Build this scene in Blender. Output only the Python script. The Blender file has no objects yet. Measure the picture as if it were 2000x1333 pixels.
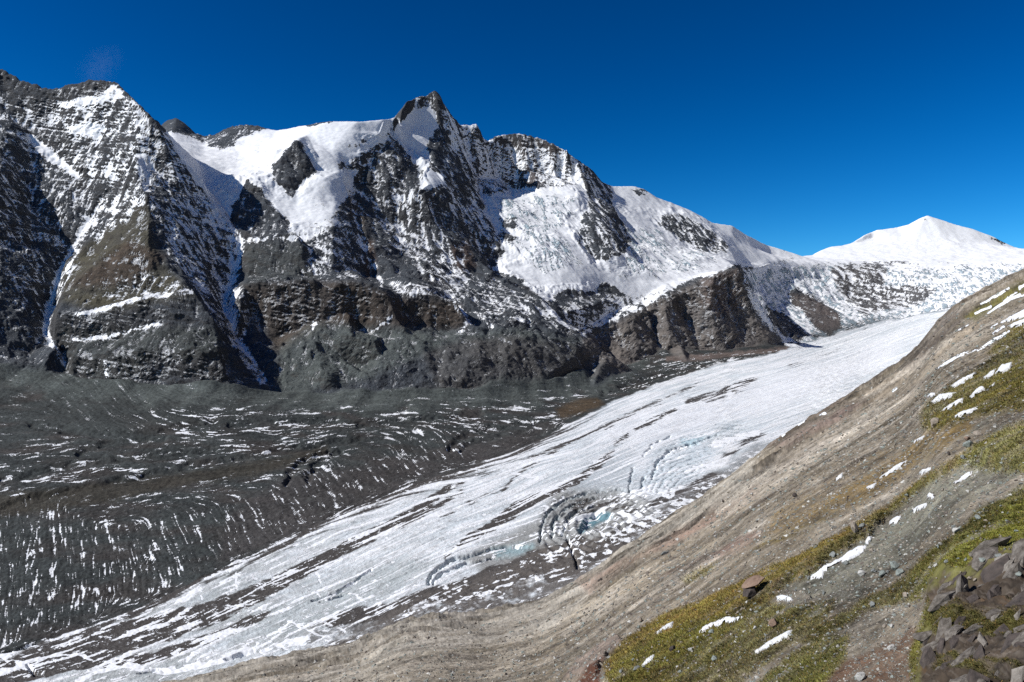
import bpy, bmesh, math, random
import numpy as np
from mathutils import Vector
from mathutils.geometry import delaunay_2d_cdt

random.seed(7)
rng = np.random.default_rng(11)
SC = bpy.context.scene
COL = SC.collection
F = 1525.0          # focal length in units of a 2000 px wide frame; 1 Blender unit = 1 metre
HZ = 666.5

# ------------------------------------------------------------------ camera, sky, sun, exposure
cam_data = bpy.data.cameras.new('camera')
cam_data.sensor_width = 36.0
cam_data.lens = 36.0 * F / 2000.0
cam_data.clip_start = 0.5
cam_data.clip_end = 60000.0
cam = bpy.data.objects.new('camera', cam_data)
cam.location = (0, 0, 0)
cam.rotation_euler = (math.radians(90), 0, 0)
COL.objects.link(cam)
SC.camera = cam

SUN_ELEV = math.radians(38.0)
SUN_AZ = math.radians(-106.0)      # measured from the view direction (+Y), negative = to the left
to_sun = Vector((math.sin(SUN_AZ) * math.cos(SUN_ELEV), math.cos(SUN_AZ) * math.cos(SUN_ELEV), math.sin(SUN_ELEV)))

world = bpy.data.worlds.new('World')
SC.world = world
world.use_nodes = True
wn = world.node_tree.nodes
wl = world.node_tree.links
for n_ in list(wn):
    wn.remove(n_)
w_out = wn.new('ShaderNodeOutputWorld')
w_bg = wn.new('ShaderNodeBackground')
w_sky = wn.new('ShaderNodeTexSky')
w_sky.sky_type = 'NISHITA'
w_sky.sun_disc = False
w_sky.sun_elevation = SUN_ELEV
w_sky.sun_rotation = SUN_AZ
w_sky.altitude = 2450.0
w_sky.air_density = 1.0
w_sky.dust_density = 0.15
w_sky.ozone_density = 3.0
w_hs = wn.new('ShaderNodeHueSaturation')
w_hs.inputs['Hue'].default_value = 0.485
w_hs.inputs['Saturation'].default_value = 1.42
w_hs.inputs['Value'].default_value = 0.2
w_gm = wn.new('ShaderNodeGamma'); w_gm.inputs['Gamma'].default_value = 1.6
w_mu = wn.new('ShaderNodeVectorMath'); w_mu.operation = 'SCALE'; w_mu.inputs['Scale'].default_value = 4.5
wl.new(w_sky.outputs[0], w_hs.inputs['Color'])
wl.new(w_hs.outputs[0], w_gm.inputs['Color'])
wl.new(w_gm.outputs[0], w_mu.inputs[0])
wl.new(w_mu.outputs[0], w_bg.inputs['Color'])
w_bg.inputs['Strength'].default_value = 0.10
wl.new(w_bg.outputs[0], w_out.inputs['Surface'])

sun_data = bpy.data.lights.new('sun', 'SUN')
sun_data.energy = 5.0
sun_data.angle = math.radians(0.53)
sun_data.color = (1.0, 0.965, 0.915)
sun = bpy.data.objects.new('sun', sun_data)
sun.rotation_euler = to_sun.to_track_quat('Z', 'Y').to_euler()
sun.location = (0, 0, 3000)
COL.objects.link(sun)

SC.view_settings.view_transform = 'Standard'
SC.view_settings.look = 'None'
SC.view_settings.exposure = 0.12
SC.view_settings.gamma = 1.0
SC.render.engine = 'CYCLES'
SC.cycles.use_denoising = False
SC.cycles.use_adaptive_sampling = False
SC.cycles.max_bounces = 5
SC.cycles.diffuse_bounces = 3

# ------------------------------------------------------------------ noise helpers
TAB = 512
_g = rng.uniform(0, 2 * np.pi, (64, TAB, TAB)).astype(np.float32) if False else None
_ang = rng.uniform(0, 2 * np.pi, (TAB, TAB)).astype(np.float32)
GX, GY = np.cos(_ang), np.sin(_ang)

def perlin(x, y, seed=0):
    """2D gradient noise, about -0.7..0.7"""
    x = np.asarray(x, np.float32) + np.float32(seed * 17.37)
    y = np.asarray(y, np.float32) + np.float32(seed * 41.91)
    xi = np.floor(x); yi = np.floor(y)
    fx = (x - xi).astype(np.float32); fy = (y - yi).astype(np.float32)
    xi = xi.astype(np.int32); yi = yi.astype(np.int32)
    x0 = xi & (TAB - 1); x1 = (xi + 1) & (TAB - 1)
    y0 = (yi & (TAB - 1)); y1 = ((yi + 1) & (TAB - 1))
    u = fx * fx * fx * (fx * (fx * 6 - 15) + 10)
    v = fy * fy * fy * (fy * (fy * 6 - 15) + 10)
    a = GX[y0, x0] * fx + GY[y0, x0] * fy
    b = GX[y0, x1] * (fx - 1) + GY[y0, x1] * fy
    c = GX[y1, x0] * fx + GY[y1, x0] * (fy - 1)
    d = GX[y1, x1] * (fx - 1) + GY[y1, x1] * (fy - 1)
    ab = a + u * (b - a)
    return ab + v * (c + u * (d - c) - ab)

def fbm(x, y, octaves=4, seed=0, gain=0.5, lac=2.03):
    r = 0; amp = 1.0; f = 1.0; t = 0
    for o in range(octaves):
        r = r + amp * perlin(x * f, y * f, seed + o * 3 + 1)
        t += amp; amp *= gain; f *= lac
    return r / t * 1.6

def ridged(x, y, octaves=4, seed=0, gain=0.5, lac=2.03):
    r = 0; amp = 1.0; f = 1.0; t = 0
    for o in range(octaves):
        r = r + amp * (1 - 2.2 * np.abs(perlin(x * f, y * f, seed + o * 3 + 1)))
        t += amp; amp *= gain; f *= lac
    return r / t

def sstep(a, b, x):
    t = np.clip((x - a) / (b - a), 0, 1)
    return t * t * (3 - 2 * t)

def blur(a, sx, sy):
    """separable gaussian, sx along axis 1, sy along axis 0"""
    def k1(s):
        n = int(max(1, math.ceil(2.6 * s)))
        k = np.exp(-0.5 * (np.arange(-n, n + 1) / s) ** 2)
        return (k / k.sum()).astype(np.float32), n
    if sx > 0.2:
        k, n = k1(sx)
        p = np.pad(a, ((0, 0), (n, n)), mode='edge')
        a = sum(k[i] * p[:, i:i + a.shape[1]] for i in range(2 * n + 1))
    if sy > 0.2:
        k, n = k1(sy)
        p = np.pad(a, ((n, n), (0, 0)), mode='edge')
        a = sum(k[i] * p[i:i + a.shape[0]] for i in range(2 * n + 1))
    return a

def rank(a, mask=None):
    """values to 0..1 by rank (quantile), so that a coverage c means 'where rank < c'"""
    v = a[mask] if mask is not None else a.ravel()
    q = np.quantile(v[:: max(1, v.size // 60000)], np.linspace(0, 1, 257))
    return np.interp(a, q, np.linspace(0, 1, 257)).astype(np.float32)

def poly_sd(px, py, poly):
    """signed distance to a polygon, positive inside; evaluated only near it (-60 elsewhere)"""
    P = np.array(poly, np.float32)
    out = np.full(px.shape, -60.0, np.float32)
    lo = P.min(0) - 50; hi = P.max(0) + 50
    idx = np.nonzero((px > lo[0]) & (px < hi[0]) & (py > lo[1]) & (py < hi[1]))
    if idx[0].size == 0:
        return out
    x = px[idx]; y = py[idx]
    d2 = np.full(x.shape, 1e9, np.float32)
    ins = np.zeros(x.shape, bool)
    n = len(P)
    for i in range(n):
        ax, ay = P[i]; bx, by = P[(i + 1) % n]
        ex, ey = bx - ax, by - ay
        L = ex * ex + ey * ey + 1e-9
        t = np.clip(((x - ax) * ex + (y - ay) * ey) / L, 0, 1)
        dx = x - ax - t * ex; dy = y - ay - t * ey
        d2 = np.minimum(d2, dx * dx + dy * dy)
        if ay != by:
            c = ((ay > y) != (by > y)) & (x < ex * (y - ay) / (by - ay) + ax)
            ins ^= c
    d = np.sqrt(d2)
    out[idx] = np.where(ins, d, -d)
    return out

def stroke_d(px, py, line):
    """distance to a polyline of (x, y, halfwidth): returns halfwidth - distance (positive inside)"""
    P = np.array(line, np.float32)
    out = np.full(px.shape, -60.0, np.float32)
    w = P[:, 2].max() + 30
    lo = P[:, :2].min(0) - w; hi = P[:, :2].max(0) + w
    idx = np.nonzero((px > lo[0]) & (px < hi[0]) & (py > lo[1]) & (py < hi[1]))
    if idx[0].size == 0:
        return out
    x = px[idx]; y = py[idx]
    best = np.full(x.shape, -60.0, np.float32)
    for i in range(len(P) - 1):
        ax, ay, aw = P[i]; bx, by, bw = P[i + 1]
        ex, ey = bx - ax, by - ay
        t = np.clip(((x - ax) * ex + (y - ay) * ey) / (ex * ex + ey * ey + 1e-9), 0, 1)
        d = np.sqrt((x - ax - t * ex) ** 2 + (y - ay - t * ey) ** 2)
        best = np.maximum(best, aw + t * (bw - aw) - d)
    out[idx] = best
    return out

# ------------------------------------------------------------------ terrain as surveyed break lines
# every point: direction of sight (px, py in a 2000 x 1333 frame) and distance Y in metres along the view axis;
# k = crest on the skyline, m = rock break line, s = snow surface, f = valley floor
LINES = []
def L(kind, pts, rough=None):
    r = {'k': 0.40, 'm': 1.0, 's': 0.20, 'f': 0.0}[kind] if rough is None else rough
    LINES.append((kind, pts, r))

SKY = [(-250,70,3350),(-150,100,3320),(-60,122,3280),(0,135,3250),(25,150,3230),(45,160,3220),(80,168,3210),(105,176,3200),(120,172,3195),(135,166,3190),(150,167,3190),
 (170,158,3180),(205,160,3170),(225,163,3160),(242,182,3120),(262,198,3060),(280,214,3020),(292,228,2990),(306,240,2975)]
SKY2 = [(300,262,4050),(312,246,4020),(325,236,4000),(345,230,4000),(360,240,4000),(385,264,3980),(402,270,3950),(420,265,3940),(450,250,3920),(480,246,3900),(515,250,3880),(540,255,3860),
 (560,252,3840),(590,246,3800),(620,240,3750),(640,238,3720),(700,238,3750),(750,233,3850),(775,227,3950),(787,212,4050),(800,197,4150),(813,189,4230),(822,185,4260),(831,189,4285),(839,182,4305),(848,173,4320),
 (857,186,4335),(870,207,4360),(881,224,4380),(892,238,4400),(900,245,4430),(915,244,4480),(930,240,4510),(936,250,4530),(944,268,4560),(958,276,4600),(972,266,4650),(982,262,4680),(1000,258,4700),(1035,265,4720),
 (1060,272,4720),(1080,285,4700),(1105,292,4700),(1125,315,4720),(1155,330,4800),(1175,355,4850),(1195,364,4950),(1240,364,5050),(1258,369,5080),(1280,385,5100),(1310,395,5150),(1345,410,5200),
 (1390,435,5280),(1430,441,5400),(1460,460,5500),(1500,480,5750),(1535,500,6100),(1560,501,6400),(1585,499,6500),(1605,488,6550),(1622,482,6600),(1645,480,6650),(1665,474,6720),(1690,457,6800),(1710,449,6850),
 (1750,444,6900),(1775,437,6900),(1798,425,6900),(1812,420,6900),(1835,428,6900),(1865,438,6900),(1900,447,6900),(1940,462,6900),(1965,475,6900),(1992,487,6900),(2050,490,6900),(2200,500,6900)]
L('k', SKY); L('k', SKY2)
# ---- left mountain
L('m', [(-250,300,2650),(-250,450,2250),(-250,600,2000)])
L('m', [(0,300,2830),(0,400,2560),(0,500,2380),(0,600,2240),(0,690,2110)])
L('m', [(60,400,2760),(62,500,2500),(62,600,2330),(62,690,2170)])
L('m', [(-80,350,2650),(-90,500,2280),(-100,640,2080)])
L('m', [(-60,215,3020),(20,222,3120),(60,262,3080),(110,315,3000),(150,345,2930),(178,380,2850),(172,430,2760),(140,500,2640),(112,560,2500),(95,610,2400),(90,650,2300),(112,690,2200),(128,724,2130)])
L('m', [(292,228,2990),(270,260,2930),(266,300,2870),(256,335,2800),(270,362,2740),(287,388,2660),(290,430,2570),(302,475,2500),(332,525,2410),(375,573,2310)])
L('m', [(205,160,3170),(190,215,3090),(175,280,3020)])
L('m', [(240,182,3120),(225,240,3040),(215,310,2930)])
L('m', [(120,175,3195),(105,225,3140)])
# lit buttress and its ledges
L('m', [(225,400,2790),(205,450,2700),(185,490,2620),(165,515,2560)])
L('m', [(128,512,2560),(150,503,2520),(210,495,2480),(250,478,2470),(290,468,2480)])
L('m', [(128,528,2440),(160,530,2400),(210,520,2400),(250,505,2400),(292,500,2410)])
L('m', [(118,592,2330),(160,580,2315),(215,577,2310),(280,570,2310),(365,562,2340)])
L('m', [(112,624,2215),(150,614,2215),(200,602,2220),(250,592,2225),(290,580,2235),(340,578,2245),(380,576,2270)])
L('m', [(112,664,2195),(160,662,2190),(200,660,2190),(260,642,2195),(300,632,2195),(360,634,2205),(425,650,2220)])
L('m', [(140,700,2095),(200,692,2090),(250,690,2085),(330,688,2085),(380,684,2090),(425,680,2120)])
L('m', [(150,738,2070),(200,740,2066),(260,744,2062),(350,746,2062),(440,744,2085)])
L('m', [(190,700,2088),(230,722,2070),(240,690,2088)])
L('m', [(345,310,2960),(360,380,2850),(380,450,2740),(400,520,2600),(415,590,2440),(425,650,2260),(445,690,2190),(475,745,2130)])
# gully between the left mountain and the main peak
L('m', [(306,242,3080),(325,270,3060),(345,300,3040),(362,322,3020),(388,350,2990),(402,385,2970),(430,422,2930),(455,450,2910),(474,474,2880),(458,530,2760),(442,585,2620),(440,620,2520),(462,665,2420),(495,712,2300),(530,764,2190)])
# ---- snow basin behind it
L('s', [(335,262,3700),(400,292,3620),(470,300,3580),(530,275,3680),(600,262,3660),(680,255,3680),(740,252,3780)])
L('s', [(345,290,3400),(390,320,3330),(430,340,3300),(470,345,3300),(520,330,3360)])
L('s', [(400,372,3120),(430,400,3060),(452,430,2990),(472,462,2920)])
L('s', [(620,300,3480),(660,300,3560),(700,290,3640)])
L('s', [(615,370,3260),(640,350,3330),(665,335,3450)])
L('s', [(535,400,3140),(580,405,3170),(625,400,3200),(660,390,3280)])
L('s', [(560,432,3060),(610,430,3090),(650,425,3130)])
# nunatak
L('m', [(535,345,3300),(540,318,3360),(556,300,3400),(578,281,3440),(598,298,3450),(612,335,3420)])
L('m', [(540,352,3270),(556,368,3240),(575,378,3240),(592,355,3310),(611,338,3370)])
L('m', [(556,300,3400),(560,340,3300),(556,368,3240)])
# rock rib under the basin
L('m', [(485,352,3220),(478,375,3160),(460,400,3070),(455,425,2990)])
L('m', [(500,362,3180),(520,400,3100),(545,425,3050),(565,445,3000)])
L('m', [(470,452,2900),(500,462,2860),(540,462,2870),(580,458,2890)])
# ---- main peak, south ridge
L('m', [(775,228,3950),(763,246,3900),(755,275,3810),(738,298,3730),(708,328,3620),(692,352,3540),(682,385,3440),(690,415,3340),(702,450,3240),(715,475,3180),(722,510,3110),(726,540,3040)])
L('m', [(763,262,3880),(800,308,3850),(823,335,3800),(822,362,3680)])
L('m', [(700,374,3560),(750,372,3560),(790,376,3600),(822,368,3650)])
L('s', [(778,250,3990),(805,232,4140),(832,218,4220),(850,226,4240),(862,262,4180)])
L('s', [(790,285,3950),(820,300,3960),(840,285,4040)])
L('s', [(832,340,3720),(842,320,3840)])
L('s', [(825,372,3600),(845,362,3680),(868,355,3760)])
# north east pillar: crest between sun and shade
L('m', [(860,195,4338),(873,225,4290),(870,262,4210),(876,300,4110),(884,335,4000),(886,372,3900),(898,405,3810),(906,435,3730),(914,465,3640),(926,495,3540),(955,535,3430),(1000,558,3330),(1050,585,3220),(1092,628,3090),(1130,668,2980)])
L('m', [(846,300,3980),(850,330,3860),(872,345,3870)])
L('m', [(900,250,4420),(915,300,4400),(930,350,4350),(940,385,4200),(952,420,4020),(975,462,3850),(985,492,3740),(958,512,3660),(962,535,3570),(1010,552,3470),(1062,588,3360),(1100,622,3260)])
L('m', [(930,262,4530),(950,310,4560),(975,350,4570),(992,366,4580)])
L('m', [(992,366,4580),(1012,372,4590),(1040,370,4610),(1065,362,4630),(1090,358,4650),(1120,357,4640),(1140,360,4620)])
L('m', [(1000,300,4690),(1010,340,4630)], .6); L('m', [(1030,295,4672),(1036,335,4600)], .6); L('m', [(1055,305,4695),(1062,340,4650)], .6); L('m', [(1080,315,4672),(1086,345,4620)], .6); L('m', [(1102,325,4695),(1104,345,4660)], .6)
# ridge right of the hanging glacier
L('m', [(1125,315,4720),(1140,342,4650),(1150,375,4570),(1158,400,4400),(1176,432,4230),(1182,470,4080),(1170,506,3940)])
L('m', [(1155,330,4800),(1175,365,4780),(1192,395,4720),(1205,425,4500),(1214,465,4280),(1220,492,4100)])
L('m', [(1140,420,4250),(1132,450,4120),(1135,475,4020),(1165,508,3920)])
L('m', [(1165,508,3920),(1190,503,3970),(1222,494,4080)])
# hanging glacier
L('s', [(965,384,4200),(1000,390,4260),(1060,383,4340),(1120,375,4400)])
L('s', [(985,420,4030),(1030,425,4080),(1080,420,4170),(1125,410,4280)])
L('s', [(1000,470,3800),(1060,470,3860),(1115,465,3980)])
L('s', [(992,525,3600),(1040,520,3660),(1100,510,3760),(1148,515,3840)])
L('s', [(1035,553,3540),(1080,550,3600),(1130,548,3690),(1190,548,3850)])
L('m', [(1085,585,3480),(1110,585,3540),(1140,582,3620),(1165,575,3720),(1185,565,3820)], 0.7)
L('m', [(1100,608,3400),(1130,605,3480),(1160,597,3570),(1180,588,3670)], 0.7)
L('s', [(1112,640,3380),(1150,640,3490),(1182,618,3640),(1222,600,3780),(1255,583,3880)], 0.5)
# snow shoulder to the right
L('s', [(1202,385,4840),(1250,395,4930),(1300,405,5030)])
L('s', [(1215,430,4600),(1250,440,4640),(1282,445,4720)])
L('s', [(1225,475,4400),(1260,480,4440),(1300,485,4510)])
L('s', [(1240,520,4150),(1300,515,4250),(1360,512,4400),(1420,508,4620)])
L('s', [(1240,553,3930),(1300,552,4010),(1350,542,4150),(1395,530,4330)])
L('m', [(1285,425,4880),(1320,415,5030),(1355,430,5060),(1390,450,5060),(1418,478,4960)])
L('m', [(1290,445,4790),(1320,465,4760),(1350,485,4720),(1385,494,4750),(1422,492,4850)])
L('s', [(1430,465,5220),(1470,485,5380),(1510,500,5680)])
L('s', [(1440,513,4800),(1500,512,5250),(1560,513,5600)])
# ---- rock buttress in front of the ice fall
L('m', [(1135,664,3450),(1180,634,3560),(1208,622,3620),(1235,612,3680),(1262,596,3750),(1300,584,3830),(1325,577,3890),(1350,564,3950),(1375,555,4010),(1400,542,4050),(1428,528,4090),(1442,522,4100)])
L('m', [(1442,522,4100),(1447,555,4085),(1453,590,4060),(1472,622,4040),(1500,650,4010),(1532,671,4130)])
L('m', [(1452,535,4450),(1465,575,4420),(1480,610,4380),(1510,648,4360),(1545,666,4420)])
L('m', [(1390,560,3960),(1383,600,3870),(1395,640,3790),(1410,672,3730)])
L('m', [(1420,570,4060),(1425,610,4010),(1440,650,3920),(1450,672,3850)])
L('m', [(1340,580,3945),(1335,620,3885),(1350,650,3815),(1362,678,3715)])
L('m', [(1310,590,3815),(1300,620,3710),(1310,655,3625),(1322,675,3580)])
L('m', [(1262,605,3800),(1268,640,3750),(1280,670,3660)])
L('m', [(1240,630,3620),(1235,655,3540),(1250,685,3470)])
L('m', [(1200,650,3560),(1205,680,3480),(1225,705,3400)])
L('m', [(1165,662,3500),(1175,690,3450),(1195,712,3390)])
# ---- ice fall and snow dome
L('s', [(1478,522,5150),(1550,520,5500),(1620,515,5850),(1700,512,6050),(1790,512,6000),(1850,520,5900),(1930,515,5900),(2050,500,5900),(2200,495,5900)])
L('s', [(1600,506,6300),(1700,500,6400),(1800,495,6450),(1900,492,6500),(2050,494,6500)])
L('s', [(1700,478,6800),(1780,470,6750),(1850,470,6750),(1920,475,6800)])
L('m', [(1480,560,4950),(1540,545,5380),(1600,545,5600),(1660,540,5750),(1730,540,5800),(1770,542,5760)], 1.0)
L('m', [(1502,610,4750),(1540,592,5080),(1570,580,5230),(1600,592,5280),(1645,592,5400),(1700,580,5580),(1750,585,5540)], 1.0)
L('s', [(1810,548,5700),(1850,545,5700),(1920,535,5720),(2050,520,5700)])
L('s', [(1780,602,5370),(1800,588,5450),(1840,572,5530),(1900,560,5560),(2050,545,5560)])
# ---- lower cliffs of the main mountain
L('m', [(470,492,2840),(500,480,2860),(535,470,2880),(580,475,2920),(610,490,2900)])
L('m', [(480,545,2700),(540,540,2720),(600,540,2740),(650,530,2820)])
L('m', [(478,560,2560),(520,556,2570),(560,553,2580),(605,545,2600),(645,560,2605),(680,552,2645),(700,549,2655),(725,552,2665),(757,577,2655)])
L('m', [(500,612,2545),(540,668,2500),(570,652,2525),(605,642,2545),(645,622,2570),(680,615,2600),(720,630,2600),(752,634,2590),(772,620,2610)])
L('m', [(780,577,2745),(805,572,2765),(832,570,2785),(865,582,2785),(892,592,2775),(912,628,2750)])
L('m', [(785,615,2705),(815,635,2710),(845,648,2712),(875,650,2720),(905,640,2732)])
L('m', [(770,440,3460),(785,470,3380),(800,490,3320),(832,528,3180),(868,562,3060),(888,592,2960),(915,632,2800),(950,648,2760)])
L('m', [(740,460,3280),(755,500,3160),(760,530,3050)])
L('m', [(890,500,3450),(880,530,3320),(900,560,3200),(960,590,3080),(1010,610,3000)])
L('m', [(840,400,3600),(850,440,3520),(845,480,3420)])
L('m', [(545,695,2340),(570,684,2365),(600,664,2430),(615,634,2530)])
L('m', [(548,716,2290),(575,712,2300),(605,690,2340),(618,655,2450)])
L('m', [(662,668,2420),(690,658,2435),(730,668,2425),(745,700,2395)])
L('m', [(665,700,2400),(690,714,2395),(730,706,2398)])
L('m', [(640,745,2230),(660,725,2300),(676,715,2330)])
L('m', [(830,690,2480),(860,672,2560),(900,655,2650),(950,655,2700),(1000,652,2760),(1060,662,2830),(1130,672,2960),(1190,690,3050)])
L('m', [(830,706,2430),(860,700,2480),(920,700,2520),(1000,688,2640),(1060,690,2740),(1120,700,2820),(1185,700,2990)])
L('m', [(840,738,2350),(880,748,2360),(905,752,2370)])
L('m', [(700,640,2600),(750,660,2540),(800,660,2560),(850,665,2590)])
L('m', [(720,735,2290),(800,735,2340),(820,720,2390)])
# foot of the mountains
L('f', [(-250,720,2000),(-100,722,2010),(0,730,2030),(80,735,2040),(140,744,2060),(200,756,2050),(260,762,2040),(350,766,2040),(450,766,2070),(480,768,2100),(532,772,2170),(600,778,2180),(660,780,2190),(720,780,2220),
  (800,778,2270),(850,772,2310),(905,765,2360),(960,768,2420),(1050,764,2560),(1140,746,2850),(1215,724,3230),(1262,708,3450),(1300,694,3560),(1350,692,3620),(1420,689,3700),(1500,681,3900),(1545,677,4230),
  (1580,674,4420),(1610,671,4540),(1650,663,4690),(1700,649,4870),(1750,633,5050),(1800,619,5190),(1850,612,5150),(2050,600,4800),(2200,590,4600)], 0.3)
# valley floor
for pts in ([(-250,760,1850),(0,780,1900),(200,790,1890),(400,795,1890),(550,800,1950)],
            [(-250,850,1600),(0,855,1650),(200,850,1680),(400,845,1720),(600,840,1800),(800,820,2000),(950,810,2160),(1050,795,2330),(1150,770,2620),(1250,735,3050),(1350,712,3330),(1500,692,3680),(1600,685,4150)],
            [(-250,950,1380),(0,950,1400),(200,945,1420),(400,930,1480),(600,910,1560),(800,890,1680),(950,870,1790),(1050,850,1920),(1200,800,2350),(1300,760,2750),(1400,735,3150),(1500,715,3350),(1620,695,3850),(1700,670,4380),(1760,650,4750)],
            [(-250,1060,1180),(0,1060,1190),(200,1050,1210),(400,1030,1250),(600,1010,1290),(800,975,1390),(1000,920,1570),(1150,870,1780),(1300,815,2180),(1400,785,2480),(1500,760,2780),(1620,722,3300),(1720,690,3900),(1790,650,4500)],
            [(-250,1180,985),(0,1180,990),(200,1160,1020),(400,1130,1060),(600,1090,1130),(800,1050,1195),(1000,1000,1310),(1150,950,1470),(1300,880,1780),(1450,810,2280),(1560,775,2600),(1700,725,3200),(1800,670,4100)],
            [(-250,1330,800),(0,1330,800),(200,1290,840),(400,1240,900),(600,1180,980),(800,1120,1060),(1000,1090,1110),(1150,1050,1170),(1300,980,1320),(1450,880,1750),(1600,800,2350),(1750,740,2950),(1900,640,4000),(2200,600,4200)],
            [(-250,1550,620),(0,1550,620),(200,1480,660),(400,1400,720),(600,1320,790),(800,1260,850),(1000,1200,930),(1150,1150,1000),(1300,1080,1110),(1450,980,1350),(1600,890,1750),(1750,850,2050),(2000,780,2500),(2200,780,2500)],
            [(-250,1900,480),(400,1900,480),(1000,1700,560),(1400,1300,800),(1800,1100,1150),(2200,1000,1300)]):
    L('f', pts)

def zof(py, Y):
    return (HZ - py) / F * Y

verts2 = []; vz = []; vr = []; vf = []; edges = []
for kind, pts, r in LINES:
    i0 = len(verts2)
    for (px, py, Y) in pts:
        verts2.append(Vector((px * 2.5, Y))); vz.append(zof(py, Y)); vr.append(r); vf.append(1.0 if kind == 'f' else 0.0)
    edges += [(i0 + i, i0 + i + 1) for i in range(len(pts) - 1)]
for sky, drop in ((SKY, 1.0), (SKY2, 1.0)):            # the far side of the crests
    for k, (px, py, Y) in enumerate(sky):
        if sky is SKY and px > 200: continue
        if k % 3 == 0:
            verts2.append(Vector((px * 2.5, Y + 450))); vz.append(zof(py, Y) - 260); vr.append(0.5); vf.append(0.0)
for px in range(-300, 2301, 200):
    verts2.append(Vector((px * 2.5, 9400))); vz.append(-100.0 if px < 1000 else 300.0); vr.append(0.3); vf.append(0.0)
    verts2.append(Vector((px * 2.5, 430))); vz.append(-352.0); vr.append(0.0); vf.append(1.0)
nin = len(verts2)
ov, oe, of, ovo, oeo, ofo = delaunay_2d_cdt(verts2, edges, [], 0, 0.01, True)
tz = np.zeros(len(ov)); tr = np.zeros(len(ov)); tf = np.zeros(len(ov))
EA = np.array([[*verts2[a], *verts2[b]] for a, b in edges])
for i, o in enumerate(ovo):
    if o:
        tz[i] = vz[o[0]]; tr[i] = vr[o[0]]; tf[i] = vf[o[0]]
    else:
        p = ov[i]
        ex = EA[:, 2] - EA[:, 0]; ey = EA[:, 3] - EA[:, 1]
        t = np.clip(((p.x - EA[:, 0]) * ex + (p.y - EA[:, 1]) * ey) / (ex * ex + ey * ey + 1e-9), 0, 1)
        d = (EA[:, 0] + t * ex - p.x) ** 2 + (EA[:, 1] + t * ey - p.y) ** 2
        k = int(d.argmin()); a, b = edges[k]
        tz[i] = vz[a] + t[k] * (vz[b] - vz[a]); tr[i] = vr[a]; tf[i] = vf[a]
        print('crossing break lines near', round(p.x / 2.5), round(p.y))

# ------------------------------------------------------------------ raster of the survey: columns px, rows Y
STEP = 2.0
PX = np.arange(-170, 2172, STEP).astype(np.float32)
rows = [600.0]
while rows[-1] < 8900:
    y = rows[-1]
    rows.append(y + (2.0 + max(0, (y - 900)) * 0.0016 if y < 4000 else 7.0 + (y - 4000) * 0.0012))
YR = np.array(rows, np.float32)
NR, NC = len(YR), len(PX)
print('grid', NR, NC, NR * NC)
PXg = np.broadcast_to(PX, (NR, NC)); Yg = np.broadcast_to(YR[:, None], (NR, NC))
def raster(vals):
    outs = [np.full((NR, NC), np.nan, np.float32) for _ in vals]
    for tri in of:
        a, b, c = (ov[i] for i in tri)
        x = np.array([a.x, b.x, c.x]) / 2.5; y = np.array([a.y, b.y, c.y])
        c0 = max(0, int(np.searchsorted(PX, x.min() - 0.01))); c1 = int(np.searchsorted(PX, x.max() + 0.01))
        r0 = max(0, int(np.searchsorted(YR, y.min() - 0.01))); r1 = int(np.searchsorted(YR, y.max() + 0.01))
        if c1 <= c0 or r1 <= r0: continue
        gx = PX[c0:c1][None, :]; gy = YR[r0:r1][:, None]
        den = (y[1] - y[2]) * (x[0] - x[2]) + (x[2] - x[1]) * (y[0] - y[2])
        if abs(den) < 1e-9: continue
        l0 = ((y[1] - y[2]) * (gx - x[2]) + (x[2] - x[1]) * (gy - y[2])) / den
        l1 = ((y[2] - y[0]) * (gx - x[2]) + (x[0] - x[2]) * (gy - y[2])) / den
        l2 = 1 - l0 - l1
        m = (l0 > -1e-5) & (l1 > -1e-5) & (l2 > -1e-5)
        if not m.any(): continue
        for o, v in zip(outs, vals):
            s = o[r0:r1, c0:c1]
            s[m] = (l0 * v[tri[0]] + l1 * v[tri[1]] + l2 * v[tri[2]])[m]
    return outs
Z0, ROUGH, FLOOR = raster((tz, tr, tf))
print('nan', np.isnan(Z0).sum())
Z0 = np.nan_to_num(Z0, nan=-300.0); ROUGH = np.nan_to_num(ROUGH); FLOOR = np.nan_to_num(FLOOR)

# ------------------------------------------------------------------ terrain detail
YIDX = np.arange(NR, dtype=np.float32)
def sample(a, px, Y):
    c = np.clip((px - PX[0]) / STEP, 0, NC - 1.001); r = np.clip(np.interp(Y, YR, YIDX), 0, NR - 1.001).astype(np.float32)
    c0 = c.astype(np.int32); r0 = r.astype(np.int32); fc = c - c0; fr = r - r0
    return (a[r0, c0] * (1 - fc) + a[r0, c0 + 1] * fc) * (1 - fr) + (a[r0 + 1, c0] * (1 - fc) + a[r0 + 1, c0 + 1] * fc) * fr

Xg = ((PXg - 1000.0) / F * Yg).astype(np.float32)
Yg = np.ascontiguousarray(Yg)
w1 = fbm(Xg / 150, Yg / 150, 3, 5); w2 = fbm(Xg / 150, Yg / 150, 3, 15)
wr = np.clip(ROUGH * 1.2, 0.0, 1.0)
Zt = sample(Z0, PXg + 5.0 * wr * w1 + 2.0 * wr * fbm(Xg / 40, Yg / 40, 2, 6), Yg + 16.0 * wr * w2 + 5 * wr * fbm(Xg / 40, Yg / 40, 2, 7))
Zsoft = blur(Zt, 3, 3.5); Zmid = blur(Zt, 0.6, 0.7)
Zvs = blur(Zt, 14, 10)
ww = sstep(0.22, 0.36, ROUGH)
fl = sstep(0.55, 1.0, blur(FLOOR, 3, 3))
Z = Zmid * ww + Zsoft * (1 - ww)
Z = Z * (1 - fl) + Zvs * fl
del Zt, Zsoft, Zmid, Zvs

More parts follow.
